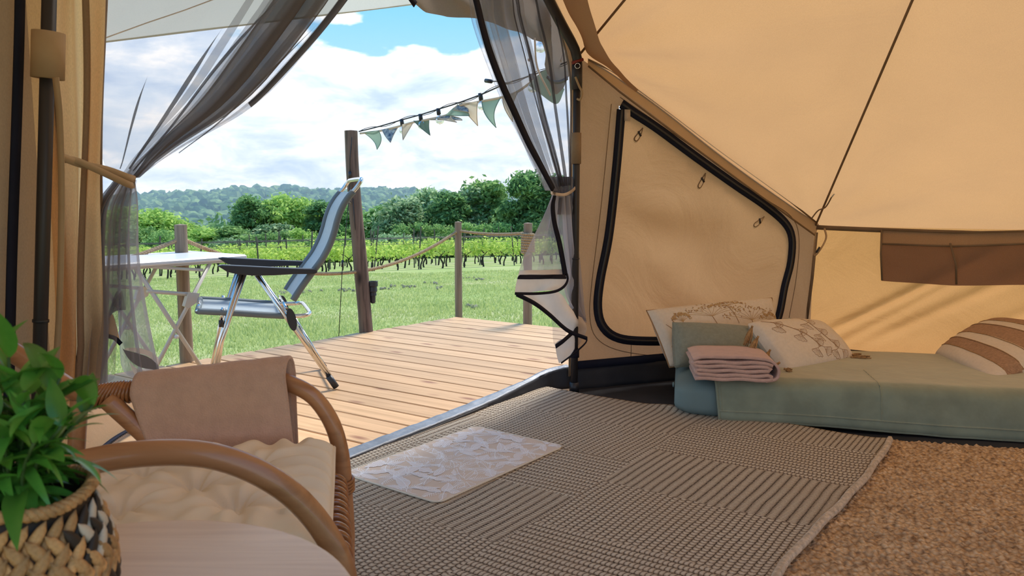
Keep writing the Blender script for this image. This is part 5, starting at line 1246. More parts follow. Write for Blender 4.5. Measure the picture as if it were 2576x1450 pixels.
m_ = MB(); sS = [0, .004, .012, .025, .045, .07, .1]+list(np.linspace(.13, BLn-.13, 60))+[BLn-.1, BLn-.07, BLn-.045, BLn-.025, BLn-.012, BLn-.004, BLn]
nU = 64; vs = [bedpt(s_, k/nU) for s_ in sS for k in range(nU)]
m_.add(vs, [(i*nU+k, i*nU+(k+1) % nU, (i+1)*nU+(k+1) % nU, (i+1)*nU+k) for i in range(len(sS)-1) for k in range(nU)]+[tuple(range(nU-1, -1, -1)), tuple((len(sS)-1)*nU+k for k in range(nU))])
bed = thing('air_mattress', bl0+bx*1+by*.4, 'low single air mattress in a teal fitted sheet against the back wall', 'bed'); m_.build('fitted_sheet', M['teal'], bed)
m_ = MB(); c_ = bl0+by*.2+V((-.006, 0, .13)); m_.lathe([(.014, 0), (.012, .004), (0, .005)], 12); m_.v = [c_+V((-p.z, p.x, p.y)) for p in m_.v]; m_.build('valve', M['teal'], bed)
th = thing('bed_throw', bl0+bx*1+by*.4+V((0, 0, BH)), 'sage green velour throw covering the mattress', 'throw')
s0t = .175
path = []
BT = BH+.010
for k in range(13): path.append((BWd*.97-(BWd*.97-.07)*k/12, BT+.002))
for k in range(1, 9): a = k/8*math.pi/2; path.append((.07-.085*math.sin(a), BT-.055+.057*math.cos(a)))
for k in range(1, 13): path.append((-.016-.010*math.sin(k/12*2.6), BT-.055-(BT-.075)*k/12))
path3 = [V((0, a, b)) for a, b in path]; PP = resample(path3, 90)
def thf(u, v):
    p = PP[min(89, int(round(v*89)))]; fr = smooth((v-.72)/.1)
    s_ = s0t+u*(BLn-.01-s0t) + .035*fr*(1-u)*smooth((.15-u)/.15)*(v-.7)*3
    wv_ = fr*(.010*nz(s_*2.2, v*4)+.006*nz(s_*9, v*9)+.010*math.exp(-((v-.985)/.02)**2))+(1-fr)*.003*nz(s_*3, v*6)
    edge = .0
    return bl0+bx*s_+by*(p.y-wv_)+V((0, 0, p.z+(.004*nz(s_*3, v*3) if fr < .5 else 0)+.010*fr*math.sin(s_*3+.5)*smooth((v-.85)/.15)))
m_ = MB(); m_.grid(thf, 150, 90); m_.build('velour_sheet', M['throw'], th, solid=.006)
m_ = MB(); m_.tube([thf(u, .955)-by*.004 for u in np.linspace(0, 1, 120)], .0035, 6); m_.tube([thf(.008, v)-by*.001+V((0, 0, .002)) for v in np.linspace(.3, .955, 60)], .004, 6)
m_.tube([thf(u, 1) for u in np.linspace(0, 1, 120)], .0055, 8); m_.tube([thf(0, v) for v in np.linspace(.0, 1, 90)], .0055, 8); m_.build('hem', M['throw'], th)
m_ = MB(); m_.tube([thf(.40+.01*v, v)-by*.003*(v > .75)+V((0, 0, .003)) for v in np.linspace(.5, .95, 50)], .0022, 5); m_.build('seam', M['throw'], th)

# ------------------------------------------------------------------ pillows
class Pil:
    def __init__(s, TLc, TRc, BRc, BLc, th, pinch=.06, pw=.42, seed=0., wr=.004):
        s.c = (V(TLc), V(TRc), V(BRc), V(BLc)); s.th = th; s.pinch = pinch; s.pw = pw; s.seed = seed; s.wr = wr
        s.n = ((s.c[1]-s.c[0]).cross(s.c[3]-s.c[0])).normalized()
        if s.n.y > 0 or (abs(s.n.y) < .2 and s.n.z < 0): s.n = -s.n
    def at(s, u, v, side=1, off=0.):
        a, b = u*2-1, v*2-1
        a2 = a*(1-s.pinch*(1-b*b)); b2 = b*(1-s.pinch*(1-a*a)); U, W_ = a2*.5+.5, b2*.5+.5
        A, B, D_, E_ = s.c; p = lerp(lerp(A, B, U), lerp(E_, D_, U), W_)
        e = (max(0, (1-a*a))*max(0, (1-b*b)))**s.pw
        t_ = s.th*e + s.wr*nz(a*2.5+s.seed, b*2.5, side)*min(1, e*2) + s.wr*.8*math.sin(math.atan2(b-.9, a+.9)*14+s.seed)*max(0, 1-math.hypot(a+1, b-1)/.7)*e
        return p + s.n*(t_*side+off*side)
    def mesh(s, n_=46, mif=None):
        m_ = MB(); m_.grid(lambda u, v: s.at(u, v, 1), n_, n_, mif=mif); m_.grid(lambda u, v: s.at(1-u, v, -1), n_, n_, mif=(lambda u, v: mif(1-u, v)) if mif else None); return m_
    def rim(s, n_=24, ins=0.):
        L = []
        for k in range(n_): L.append((k/n_, 0))
        for k in range(n_): L.append((1, k/n_))
        for k in range(n_): L.append((1-k/n_, 1))
        for k in range(n_): L.append((0, 1-k/n_))
        return [s.at(u, v) for u, v in L]
def tassel(p, d, parent, L_=.065):
    t_ = thing('tassel', (0, 0, 0), None, None) if False else None
    d = d.normalized(); m_ = MB(); sp = rnd.Random if False else None
    m_.tube([p, p+d*.012], .0055, 8); m_.tube([p+d*.012, p+d*.016], .0035, 8)
    ort = d.orthogonal().normalized(); o2 = d.cross(ort)
    for k in range(16):
        a = k*2.4; r_ = .4+.6*((k*7) % 5)/4; e_ = p+d*(L_*(.85+.15*math.sin(k*5)))+(ort*math.cos(a)+o2*math.sin(a))*.019*r_
        m_.tube([p+d*.012+(ort*math.cos(a)+o2*math.sin(a))*.003, lerp(p, e_, .55)+(ort*math.cos(a)+o2*math.sin(a))*.004, e_], .0027, 4)
    return m_.build('tassel', M['tassel'], parent)
BHt = BH+.012
# 1 umbel print pillow leaning on the window wall
pu = Pil(R(1626, 782, 4.17), R(1942, 750, 4.50), R(1965, 885, 4.40), R(1684, 925, 4.00), .085, .02, .33, 1.)
t1 = thing('cushion', (pu.c[2]+pu.c[3])/2, 'long cream cushion printed with brown umbel flowers leaning on the window wall', 'cushion', 'cushions on the bed')
pu.mesh().build('cover', M['cream'], t1); m_ = MB(); m_.tube(pu.rim(), .0035, 6, closed=True); m_.build('piping', M['printb'], t1)
def PR(pil): return lambda x, y, z: pil.at(x, y, 1, z)
asp = 1.
pb, pg = MB(), MB()
def line(mb, pts, w_, pil, z=.0012):
    Q = [V((x, y, 0)) for x, y in pts]; a_u = (pil.c[1]-pil.c[0]).length; a_v = (pil.c[3]-pil.c[0]).length
    for a, b in zip(Q, Q[1:]):
        d_ = V(((b.x-a.x)*a_u, (b.y-a.y)*a_v, 0))
        if d_.length < 1e-6: continue
        s_ = V((-d_.y, d_.x, 0)).normalized()*w_/2; su, sv_ = s_.x/a_u, s_.y/a_v
        nn_ = max(1, int(d_.length/.012))
        for k in range(nn_):
            p, q = lerp(a, b, k/nn_), lerp(a, b, (k+1)/nn_)
            mb.add([pil.at(p.x-su, p.y-sv_, 1, z), pil.at(q.x-su, q.y-sv_, 1, z), pil.at(q.x+su, q.y+sv_, 1, z), pil.at(p.x+su, p.y+sv_, 1, z)], [(0, 1, 2, 3)])
def dot(mb, x, y, r_, pil, z=.0014, n_=6):
    a_u = (pil.c[1]-pil.c[0]).length; a_v = (pil.c[3]-pil.c[0]).length
    mb.add([pil.at(x+math.cos(k*6.283/n_)*r_/a_u, y+math.sin(k*6.283/n_)*r_/a_v, 1, z) for k in range(n_)], [tuple(range(n_))])
r3 = random.Random(11)
def umbel(cx_, cy_, w_, h_, stem_to):
    line(pb, [stem_to, ((stem_to[0]+cx_)/2+.01, (stem_to[1]+cy_)/2), (cx_, cy_+h_*.4)], .004, pu)
    for k in range(9):
        t_ = k/8-.5; ex, ey = cx_+t_*w_, cy_-h_*(.5-abs(t_)**1.5*1.6)*.6
        line(pg, [(cx_, cy_+h_*.4), ((cx_+ex)/2, (cy_+h_*.4+ey)/2-.01), (ex, ey)], .0018, pu)
        for j in range(9):
            x, y = ex+r3.gauss(0, w_*.055), ey+r3.gauss(0, h_*.10)
            if .03 < x < .97 and .03 < y < .97: dot(pg if r3.random() < .7 else pb, x, y, r3.uniform(.003, .0052), pu)
for c_ in ((.40, .20, .46, .30, (.44, .95)), (.72, .33, .40, .34, (.70, .98)), (.17, .26, .12, .22, (.10, .62)), (.16, .70, .22, .34, (.16, 1.0)), (.55, .10, .26, .12, (.60, .5)), (.9, .42, .16, .2, (.88, .9))): umbel(*c_)
line(pb, [(.10, .28), (.13, .5), (.18, .62), (.20, .74)], .004, pu); line(pb, [(.05, .34), (.11, .56), (.18, .62)], .003, pu)
line(pb, [(.155, .56), (.19, .52)], .008, pu); line(pb, [(.16, .60), (.20, .60)], .007, pu)
pb.build('printed_stems', M['printb'], t1, smooth=False)['kind'] = 'stuff'; pg.build('printed_flowers', M['printo'], t1, smooth=False)['kind'] = 'stuff'
# green velvet pillow peeking out behind
pv_ = Pil(R(1905, 806, 4.40), R(1990, 800, 4.55), R(2010, 890, 4.45), R(1890, 895, 4.28), .05, .04, .4, 2.)
t_ = thing('cushion', (pv_.c[2]+pv_.c[3])/2, 'dark green velvet cushion almost hidden behind the tasselled cushion', 'cushion', 'cushions on the bed'); pv_.mesh(30).build('cover', M['green'], t_)
# sage pillow
ps = Pil(R(1692, 812, 3.98), R(1892, 824, 4.13), R(1940, 912, 3.96), R(1698, 924, 3.86), .085, .0, .33, 4.)
t_ = thing('cushion', (ps.c[2]+ps.c[3])/2, 'plain sage green linen cushion leaning on the umbel print cushion', 'cushion', 'cushions on the bed'); ps.mesh().build('cover', M['sage'], t_)
m_ = MB(); m_.tube(ps.rim(), .0032, 6, closed=True); m_.build('flange', M['sage'], t_)
# ginkgo pillow with tassels
pg_ = Pil(R(1880, 815, 4.02), R(2062, 812, 4.28), R(2152, 914, 4.12), R(1975, 942, 3.80), .085, -.03, .34, 6.)
if pg_.n.z < 0: pg_.n = -pg_.n
t_ = thing('cushion', (pg_.c[2]+pg_.c[3])/2, 'white cushion with brown ginkgo leaf print and jute tassels', 'cushion', 'cushions on the bed'); pg_.mesh().build('cover', M['cream'], t_)
for (x0, y0, x1, y1, Yt_) in ((1893, 820, 1874, 872, 3.80), (1908, 846, 1880, 896, 3.77), (1938, 880, 1914, 922, 3.76), (1962, 912, 1930, 944, 3.73), (1972, 928, 1992, 950, 3.72), (2140, 906, 2190, 918, 4.04), (2136, 900, 2168, 898, 4.10)):
    a_, b_ = R(x0, y0, Yt_), R(x1, y1, Yt_-.01); b_.z = max(b_.z, BH+.018); a_.z = max(a_.z, BH+.02); tassel(a_, b_-a_, t_, (b_-a_).length)
gb, gs = MB(), MB()
def ginkgo(x, y, a, r_):
    a_u = (pg_.c[1]-pg_.c[0]).length; a_v = (pg_.c[3]-pg_.c[0]).length
    P = lambda rr_, th_: (x+math.cos(a+th_)*rr_/a_u, y+math.sin(a+th_)*rr_/a_v)
    pts = [(x, y)]+[P(r_*(1+.06*math.sin(k*2.3)), lerp(-.85, .85, k/10)) for k in range(11)]+[(x, y)]
    if any(not (.03 < q[0] < .97 and .03 < q[1] < .97) for q in pts): return
    line(gb, pts, .0020, pg_)
    for k in range(8): line(gb, [P(r_*.25, lerp(-.7, .7, k/7)*.9), P(r_*.9, lerp(-.75, .75, k/7))], .0010, pg_)
for (x0, y0, x1, y1, cv) in ((.10, .06, .50, .72, .07), (.58, .04, .74, .78, -.03)):
    bp_ = [(lerp(x0, x1, k/12)+cv*math.sin(math.pi*k/12), lerp(y0, y1, k/12)) for k in range(13)]
    line(gs, bp_, .0050, pg_)
    for k in (1, 3, 5, 7, 9, 12):
        x, y = bp_[k]
        for sg_ in ((-1, 1) if k > 10 else (-1 if (k//2) % 2 else 1,)):
            tx_, ty_ = x+sg_*.045, y+.03; line(gs, [(x, y), (tx_, ty_)], .0022, pg_); ginkgo(tx_, ty_, math.pi/2-sg_*.65, .047)
gb.build('printed_leaves', M['printb'], t_, smooth=False)['kind'] = 'stuff'; gs.build('printed_stems', M['printb'], t_, smooth=False)['kind'] = 'stuff'
# striped pillow at the right
pt = Pil(R(2352, 892, 4.20), R(2500, 806, 4.30), R(2760, 850, 3.95), R(2500, 962, 3.62), .09, -.02, .36, 8.)
if pt.n.z < 0: pt.n = -pt.n
t_ = thing('cushion', (pt.c[2]+pt.c[3])/2, 'white cushion with wide tan woven stripes at the right end of the bed', 'cushion', 'cushions on the bed')
pt.mesh(64, lambda u, v: 1 if ((.13 < u < .27) or (.40 < u < .62) or (.75 < u < .93)) else 0).build('cover', [M['cream'], M['stripe']], t_)
m_ = MB(); m_.tube([pt.at(u, v, 1, .002) for u, v in [(.13, k/30) for k in range(31)]], .002, 5)
for uu in (.27, .40, .62, .75): m_.tube([pt.at(uu, k/30, 1, .002) for k in range(31)], .0022, 5)
m_.build('fringe', M['tassel'], t_)
# folded pale rose blanket
t_ = thing('folded_blanket', R(1835, 970, 3.6), 'folded pale rose fleece blanket lying on the corner of the bed', 'blanket')
fw = .385; fh = .108; o0_ = V((.815, 3.56, BHt-.004)); fx = V((1, -.12, 0)).normalized(); fy = V((.12, 1, 0)).normalized()
lay = []
ths = .0175
def foldpath():
    P = []; nl = 5
    for k in range(nl):
        z = .011+k*.0195; x0, x1 = .02+.006*((k*3) % 4), fw-.035-.004*k
        seg = [(lerp(x0, x1, i/14), z+.0025*math.sin(i*.9+k)) for i in range(15)]
        if k % 2: seg.reverse()
        P.append(seg)
    return P
segs = foldpath(); flat = []
for k, sg_ in enumerate(segs):
    flat += sg_
    if k < len(segs)-1:
        (xa, za), (xb, zb) = sg_[-1], segs[k+1][0]; dx_ = .018 if k % 2 == 0 else -.018
        flat += [((xa+xb)/2+dx_, (za+zb)/2)]
# top layer wraps round the right side to underneath
top_ = flat[-1]; flat += [(top_[0]+(.03 if top_[0] > fw/2 else -.02), top_[1]-.01)]
wrap = [(.01, .098), (.06, .110), (.2, .113), (fw-.09, .110), (fw-.03, .098), (fw, .072), (fw+.006, .045), (fw-.006, .018), (fw-.05, .006)]
m_ = MB()
def extr(pts, th_, d_):
    P = spline([o0_+fx*x+V((0, 0, z)) for x, z in pts], 90)
    m_.grid(lambda u, v: P[min(89, int(round(u*89)))]+fy*(v*d_)+V((0, 0, .002*nz(u*5, v*3)))-fx*.0, 90, 12)
extr(flat, .014, .26); m_.build('folded_layers', M['fleece2'], t_, solid=.015)
m_ = MB(); extr(wrap, .014, .265); m_.build('outer_fold', M['fleece2'], t_, solid=.012)
m_ = MB(); m_.grid(lambda u, v: o0_+fx*(lerp(.0, fw-.03, u))+fy*lerp(0, .26, v)+V((0, 0, .012+.09*math.sin(math.pi*min(1, max(0, u)))**.2*.9)), 20, 8); 

# ------------------------------------------------------------------ vineyard
def leafcloud(n_, fn, size, seed, up=.3, asp_=1.3):
    r_ = np.random.RandomState(seed); P = np.array([fn(r_) for _ in range(n_)])
    nrm_ = r_.normal(size=(n_, 3)); nrm_[:, 2] += up; nrm_ /= np.linalg.norm(nrm_, axis=1)[:, None]
    t1_ = np.cross(nrm_, r_.normal(size=(n_, 3))); t1_ /= np.linalg.norm(t1_, axis=1)[:, None]; t2_ = np.cross(nrm_, t1_)
    s_ = (size*r_.uniform(.6, 1.3, n_))[:, None]
    vv_ = np.stack([P-t1_*s_*asp_, P-t2_*s_*.6+nrm_*s_*.15, P+t1_*s_*asp_, P+t2_*s_*.6+nrm_*s_*.15], 1).reshape(-1, 3)
    return vv_, np.arange(4*n_).reshape(-1, 4)
def meshof(name, vv_, ff_, mt):
    me = bpy.data.meshes.new(name); me.from_pydata(vv_.tolist(), [], ff_.tolist()); me.materials.append(mt); me.update(); return me
vines = []
for k in range(4):
    r_ = random.Random(k+40)
    arms = [(r_.uniform(-.45, -.3), .55), (0, .6), (r_.uniform(.3, .45), .55)]
    shoots = [(r_.uniform(-.48, .48), r_.uniform(.85, 1.18)) for _ in range(7)]
    def vf(q, shoots=shoots):
        if q.rand() < .6:
            x, h = shoots[q.randint(7)]; t_ = q.rand(); return (x+q.normal()*.05, q.normal()*.09, .5+(h-.5)*t_)
        return (q.uniform(-.5, .5), q.normal()*.12, q.uniform(.42, .88))
    vv_, ff_ = leafcloud(190, vf, .06, k); vl = meshof('vine_leaves', vv_, ff_, M['f_vine'])
    m_ = MB(); m_.tube(spline([V((0, 0, -.1)), V((r_.uniform(-.06, .06), 0, .15)), V((r_.uniform(-.08, .08), 0, .38)), V((r_.uniform(-.05, .05), 0, .5)), V((r_.uniform(.1, .25), 0, .6))], 10), lambda t: .035-.012*t, 6)
    m_.tube(spline([V((0, 0, .42)), V((-.12, 0, .55)), V((-.28, 0, .62))], 6), .016, 5)
    mt_v = bpy.data.meshes.new('vine_trunk'); mt_v.from_pydata([tuple(p) for p in m_.v], [], m_.f); mt_v.materials.append(M['vine_bark']); vines.append((vl, mt_v))
def hit(px, py):
    d = ray(px, py); t_ = 8.
    for _ in range(60): p = CAM+d*t_; t_ += (p.z-T(p.x, p.y))*4
    p = CAM+d*t_; return V((p.x, p.y, T(p.x, p.y)))
va, vb = V((-11.9, 26.6, 0)), V((0.1, 32.8, 0)); vd = (vb-va).normalized(); vn = V((-vd.y, vd.x, 0))
mS = MB(); mS.tube([V((0, 0, -.3)), V((.02, 0, 1.55))], .028, 6); ms_ = bpy.data.meshes.new('vineyard_stake'); ms_.from_pydata([tuple(p) for p in mS.v], [], mS.f); ms_.materials.append(M['stake'])
rowname = ['front', 'second', 'third', 'fourth', 'fifth']
extra = []
for row in range(13):
    a0 = va+vn*row*2.1; s_ = -9.
    while s_ < 20:
        p = a0+vd*s_; s_ += .92+rnd.uniform(-.12, .12)
        q = p.x/p.y*2000+1288
        if q < 60 or q > 1500: continue
        z = T(p.x, p.y); k = rnd.randrange(4)
        if row < 5:
            e = bpy.data.objects.new('grapevine', None); C.objects.link(e); e.location = (p.x, p.y, z); e.rotation_euler.z = math.atan2(vd.y, vd.x)+(math.pi if rnd.random() < .5 else 0); sc = rnd.uniform(.88, 1.12); e.scale = (sc, sc, sc)
            tag(e, 'knotty vine with yellow-green leaves in the %s row of the vineyard' % rowname[row], 'grapevine', 'grapevines in the %s row of the vineyard' % rowname[row])
            for nm_, me in (('leaves', vines[k][0]), ('trunk', vines[k][1])):
                c_ = bpy.data.objects.new(nm_, me); C.objects.link(c_); c_.parent = e
        else: extra.append((p.x, p.y, z, k, rnd.uniform(.9, 1.1)))
    s_ = -9.3
    while s_ < 20:
        p = a0+vd*s_; s_ += rnd.choice((1.8, 2.4, 3.0)) if row < 3 else 3.6
        q = p.x/p.y*2000+1288
        if q < 60 or q > 1500 or row > 8: continue
        o = bpy.data.objects.new('vineyard_stake', ms_); C.objects.link(o); o.location = (p.x, p.y, T(p.x, p.y)); o.rotation_euler = (rnd.uniform(-.04, .04), rnd.uniform(-.12, .12), 0); o.scale = (1, 1, rnd.uniform(.85, 1.12))
        nr = rowname[row] if row < 5 else 'rear'
        tag(o, 'weathered grey wooden stake in the %s row%s of the vineyard' % (nr, 's' if row >= 5 else ''), 'stake', 'stakes in the %s row%s of the vineyard' % (nr, 's' if row >= 5 else ''))
    if row < 5:
        m_ = MB()
        for hz in (1.0, 1.25): m_.tube([V((a0.x+vd.x*s2, a0.y+vd.y*s2, T(a0.x+vd.x*s2, a0.y+vd.y*s2)+hz)) for s2 in np.linspace(-9, 20, 12)], .006, 4)
        tag(m_.build('trellis_wire', M['wire']), 'thin trellis wires strung along the %s row of vines' % rowname[row], 'wire')
vls, ofs = [], 0; fls = []
for (x, y, z, k, sc) in extra:
    me = vines[k][0]; co = np.array([v.co for v in me.vertices])*sc+np.array([x, y, z]); n_ = len(co); vls.append(co); fls.append(np.arange(n_).reshape(-1, 4)+ofs); ofs += n_
o = npmesh('vine_rows', np.concatenate(vls), np.concatenate(fls), M['f_vine']); tag(o, 'further rows of leafy vines receding behind the first five rows', 'grapevines', None, 'stuff')

# ------------------------------------------------------------------ trees
def treemesh(n_, blobs, size, seed, mt, up=.3):
    W_ = np.array([b[3]**2 for b in blobs]); W_ = W_/W_.sum()
    def f(q):
        b = blobs[q.choice(len(blobs), p=W_)]; d = q.normal(size=3); d /= np.linalg.norm(d); r_ = b[3]*(q.rand()**.28)*(1+.35*max(0, q.normal()))
        if d[2] < 0: d[2] *= .7
        return (b[0]+d[0]*r_, b[1]+d[1]*r_, b[2]+d[2]*r_*.85)
    vv_, ff_ = leafcloud(n_, f, size, seed, up); return meshof('crown', vv_, ff_, mt)
def mkblobs(seed, w_, h_, n_, z0=.25):
    r_ = random.Random(seed); B = []
    for k in range(n_):
        t_ = k/(n_-1); z = lerp(z0, .88, t_)*h_; rw_ = w_/2*math.sin(math.pi*lerp(.25, .9, t_))**.7*.62
        a = k*2.4+r_.uniform(-.4, .4); B.append((math.cos(a)*rw_*r_.uniform(.4, 1), math.sin(a)*rw_*r_.uniform(.4, 1.15), z+r_.uniform(-.3, .3), w_*r_.uniform(.10, .22)))
    return B
kinds = {}
for nm_, mt_n, seed, w_, h_, nb_, size in (('airy', 'f_bright', 1, 7, 7.5, 22, .19), ('bright', 'f_bright', 2, 6.5, 7.5, 16, .19), ('dark', 'f_dark', 3, 5, 8, 18, .19), ('mid', 'f_mid', 4, 6, 7.5, 18, .19), ('willow', 'f_silver', 5, 6, 7.5, 20, .19), ('bush', 'f_mid', 6, 5, 3.6, 10, .11), ('bushlight', 'f_bright', 7, 4.5, 3.0, 9, .11), ('silver', 'f_silver', 8, 4.6, 3.2, 9, .12)):
    for var_ in range(2):
        tm_ = treemesh(7000 if nb_ > 12 else 4000, mkblobs(seed+10*var_, w_, h_, nb_, .12 if h_ < 4 else .2), size, seed+5*var_, M[mt_n], .5)
        kinds[nm_, var_] = (tm_, float(np.percentile([v.co.z for v in tm_.vertices], 99.7)))
    m_ = MB(); m_.tube([V((0, 0, -.5)), V((.1, 0, h_*.35)), V((0, .1, h_*.75))], lambda t: .16*(1-.7*t), 7)
    for k in range(4): a = k*1.7; m_.tube([V((.05, 0, h_*(.3+.08*k))), V((math.cos(a)*w_*.25, math.sin(a)*w_*.25, h_*(.55+.06*k)))], lambda t: .07*(1-.6*t), 5)
    me = bpy.data.meshes.new('trunk'); me.from_pydata([tuple(p) for p in m_.v], [], m_.f); me.materials.append(M['bark']); kinds[nm_, 't'] = me
trees = [
 (300, 522, 62, 'airy', 'pale yellow-green airy tree seen through the left net curtain'),
 (200, 528, 66, 'airy', 'pale airy tree at the far left edge of the valley wood'),
 (392, 528, 60, 'airy', 'pale yellow-green airy tree just right of the left curtain'),
 (462, 556, 64, 'airy', 'yellow-green tree directly behind the table-side rail post'),
 (530, 574, 58, 'bright', 'low light green tree right of the table-side rail post'),
 (590, 570, 58, 'mid', 'dark green bushy tree right of the pale airy trees'),
 (636, 494, 64, 'dark', 'narrow dark green tree topping the middle of the wood'),
 (705, 492, 66, 'bright', 'bright green broad tree in the middle of the wood'),
 (765, 500, 66, 'airy', 'bright feathery tree left of the reclining chair back'),
 (690, 565, 56, 'willow', 'grey-green leafy tree in front of the bright broad tree'),
 (640, 590, 54, 'mid', 'mid green shrubby tree below the narrow dark tree'),
 (812, 508, 64, 'dark', 'dark tree behind the sling of the reclining chair'),
 (865, 515, 62, 'mid', 'mid green tree just left of the tall timber post'),
 (955, 520, 60, 'mid', 'mid green tree just right of the tall timber post'),
 (1018, 500, 58, 'willow', 'feathery grey-green tree second from the timber post'),
 (1078, 478, 62, 'willow', 'feathery tree with upright shoots left of the corner post'),
 (1140, 485, 58, 'dark', 'dark leafy tree directly above the corner post'),
 (1188, 474, 60, 'willow', 'feathery silver-green tree right of the corner post'),
 (1240, 456, 60, 'mid', 'tall light-topped tree left of the coiled-rope post'),
 (1320, 436, 56, 'dark', 'tallest dark green tree at the right beside the net curtain'),
 (1400, 445, 56, 'dark', 'dark green tree behind the right net curtain'),
 (1480, 450, 58, 'mid', 'green tree beyond the right jamb of the doorway'),
]
bushes = [
 (760, 575, 50, 'bushlight', 'bright green bush left of the reclining chair back'), (735, 612, 47, 'bushlight', 'low yellow-green bush at the edge of the vineyard'), (800, 600, 48, 'bush', 'green bush behind the chair armrest'),
 (850, 595, 48, 'bushlight', 'low yellow-green bush left of the timber post'), (985, 588, 50, 'silver', 'silvery shrub right of the timber post'), (930, 600, 50, 'bushlight', 'low bright shrub at the right foot of the timber post'),
 (1050, 560, 54, 'bush', 'dark shrub between the timber post and corner post'), (1110, 565, 54, 'bush', 'dark shrub left of the corner post'), (1180, 560, 54, 'bush', 'dark shrub right of the corner post'), (1260, 560, 54, 'bush', 'dark shrub left of the coiled-rope post'), (1340, 560, 54, 'bush', 'dark shrub behind the coiled-rope post'),
 (400, 580, 52, 'bush', 'dark shrub below the pale airy trees'), (350, 570, 54, 'bush', 'dark shrub beside the left curtain'), (580, 600, 52, 'silver', 'greyish shrub below the bushy dark tree'), (660, 610, 50, 'bush', 'dark shrub above the sagging rope'), (480, 600, 50, 'bushlight', 'light shrub behind the table-side rail post'), (720, 580, 53, 'bush', 'dark shrub in front of the bright broad tree'), (250, 585, 52, 'bush', 'dark shrub seen through the left net curtain')]
for i, (px, py, Y, kd, lab) in enumerate(trees+bushes):
    Yt = Y; me, h_ = kinds[kd, i % 2]; x = (px-1288)/2000*Yt; zg = T(x, Yt); zt_ = H0-(py-495)/2000*Yt; hgt = zt_-zg
    sc = hgt/(h_*1.0); e = bpy.data.objects.new('tree' if i < len(trees) else 'shrub', None); C.objects.link(e); e.location = (x, Yt, zg); e.rotation_euler.z = i*1.3
    ws = min(max(sc*1.0, .8), 1.25); e.scale = (ws, ws, sc); tag(e, lab, 'tree' if i < len(trees) else 'shrub', 'trees behind the vineyard' if i < len(trees) else 'shrubs behind the vineyard')
    for nm_, m2 in (('crown', me), ('trunk', kinds[kd, 't'])):
        c_ = bpy.data.objects.new(nm_, m2); C.objects.link(c_); c_.parent = e
# hedge filling the foot of the wood and woods further down the slope
def hedge(name, n_, fn, size, mt, lab, up=.4, seed=3):
    vv_, ff_ = leafcloud(n_, fn, size, seed, up); me = meshof(name, vv_, ff_, mt); o = bpy.data.objects.new(name, me); C.objects.link(o); tag(o, lab, 'undergrowth', None, 'stuff')
def hf(q):
    Y = q.uniform(64, 72); x = q.uniform(-.62, .16)*Y; g_ = T(x, Y); h_ = 2.3+.7*math.sin(x*.9)+.4*math.sin(x*2.3+1)+.8*smooth((x+18)/14)-.9*smooth((-20-x)/6); return (x, Y, g_+q.rand()**.7*h_)
hedge('undergrowth', 26000, hf, .2, M['f_dark'], 'dense dark undergrowth filling the wood behind the trees')

# far wooded hills: clumped crowns
rf = np.random.RandomState(9)
ico = []
def icos():
    t_ = (1+5**.5)/2; v_ = np.array([(-1, t_, 0), (1, t_, 0), (-1, -t_, 0), (1, -t_, 0), (0, -1, t_), (0, 1, t_), (0, -1, -t_), (0, 1, -t_), (t_, 0, -1), (t_, 0, 1), (-t_, 0, -1), (-t_, 0, 1)], float); v_ /= np.linalg.norm(v_[0])
    f_ = [(0, 11, 5), (0, 5, 1), (0, 1, 7), (0, 7, 10), (0, 10, 11), (1, 5, 9), (5, 11, 4), (11, 10, 2), (10, 7, 6), (7, 1, 8), (3, 9, 4), (3, 4, 2), (3, 2, 6), (3, 6, 8), (3, 8, 9), (4, 9, 5), (2, 4, 11), (6, 2, 10), (8, 6, 7), (9, 8, 1)]
    v_ = list(map(tuple, v_)); out = []; mid = {}
    def md(a, b):
        k = (min(a, b), max(a, b))
        if k not in mid: p = np.array(v_[a])+np.array(v_[b]); p /= np.linalg.norm(p); v_.append(tuple(p)); mid[k] = len(v_)-1
        return mid[k]
    for a, b, c in f_: ab, bc, ca = md(a, b), md(b, c), md(c, a); out += [(a, ab, ca), (b, bc, ab), (c, ca, bc), (ab, bc, ca)]
    return np.array(v_), np.array(out)
iv, if_ = icos()
def forest(name, spots, lab, mt):
    vl, fl_, of_ = [], [], 0
    for (x, y, r_, hs_) in spots:
        v_ = iv*(1+.28*rf.uniform(-1, 1, (len(iv), 1))); v_ = v_*np.array([r_, r_, r_*hs_])+np.array([x, y, T(x, y)+r_*hs_*.7]); vl.append(v_); fl_.append(if_+of_); of_ += len(iv)
    o = npmesh(name, np.concatenate(vl), np.concatenate(fl_), mt); tag(o, lab, 'woodland', None, 'stuff'); return o
sp = []
for _ in range(5200):
    Y = 330+830*rf.rand()**.8; q = rf.uniform(-.60, .13); x = q*Y
    den_ = nz(x/110, Y/150, 5)
    if Y < 560 and den_ < -.02: continue
    sp.append((x, Y, rf.uniform(4.5, 8.5), rf.uniform(.8, 1.15)))
forest('hill_woodland', sp, 'dense deciduous woodland covering the far hills', M['f_far'])
vspots = []
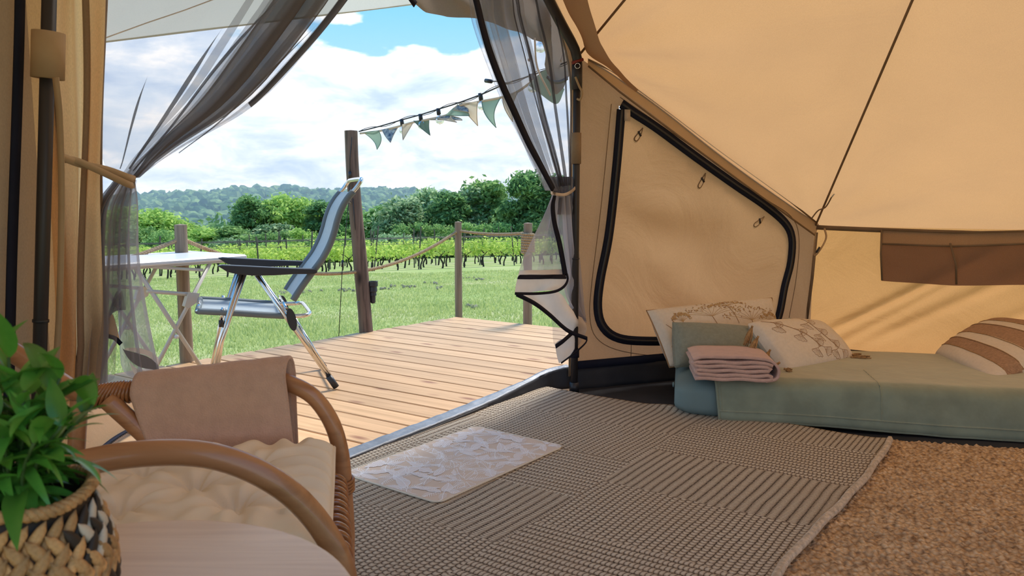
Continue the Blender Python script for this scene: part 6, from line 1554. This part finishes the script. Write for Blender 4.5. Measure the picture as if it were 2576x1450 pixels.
while len(vspots) < 330:
    Y = rf.uniform(100, 330); q = rf.uniform(-.60, -.22); x = q*Y
    if nz(x/30, Y/40, 1) > -.12: vspots.append((x, Y, rf.uniform(2.2, 4.2), rf.uniform(1., 1.6)))
VSP = np.array([(x, y, T(x, y)+r_*h_*.8, r_, h_) for x, y, r_, h_ in vspots])
def vfn(q):
    b = VSP[q.randint(len(VSP))]; d = q.normal(size=3); d /= np.linalg.norm(d); r_ = b[3]*q.rand()**.25
    return (b[0]+d[0]*r_, b[1]+d[1]*r_, b[2]+d[2]*r_*b[4])
hedge('valley_woodland', 70000, vfn, .42, M['f_far'], 'trees scattered over the valley between the wood and the hills', .4, 21)
# house in the valley
hx, hy = -.428*330, 330.; hz = T(hx, hy)+5.; hs = thing('farmhouse', (hx, hy, hz), 'small pale farmhouse with tiled roof among trees in the valley', 'house')
m_ = MB(); m_.box((hx, hy, hz+2.0), (9, 6, 4)); m_.build('walls', mat('house_render', (.55, .48, .40), .9), hs, smooth=False)
m_ = MB(); m_.add([V((hx-5, hy-3.4, hz+4)), V((hx+5, hy-3.4, hz+4)), V((hx+5, hy+3.4, hz+4)), V((hx-5, hy+3.4, hz+4)), V((hx-5, hy, hz+6)), V((hx+5, hy, hz+6))], [(0, 1, 5, 4), (2, 3, 4, 5), (0, 4, 3), (1, 2, 5), (3, 2, 1, 0)]); m_.build('roof', mat('house_tiles', (.38, .20, .13), .9), hs, smooth=False)

# valley haze: a real thin layer of humid air over the valley
hm_, t = basemat('valley_haze_air'); vs_ = t.n('ShaderNodeVolumeScatter'); vs_.inputs['Color'].default_value = (.55, .75, 1., 1); vs_.inputs['Density'].default_value = .0006; vs_.inputs['Anisotropy'].default_value = .2
oo = t.n('ShaderNodeOutputMaterial'); t.l(vs_.outputs[0], oo.inputs['Volume'])
m_ = MB(); m_.box((-200, 680, 0), (1900, 1150, 240)); ho = m_.build('valley_haze', hm_, smooth=False); tag(ho, 'thin bluish haze lying over the valley and far hills', 'haze', None, 'stuff')
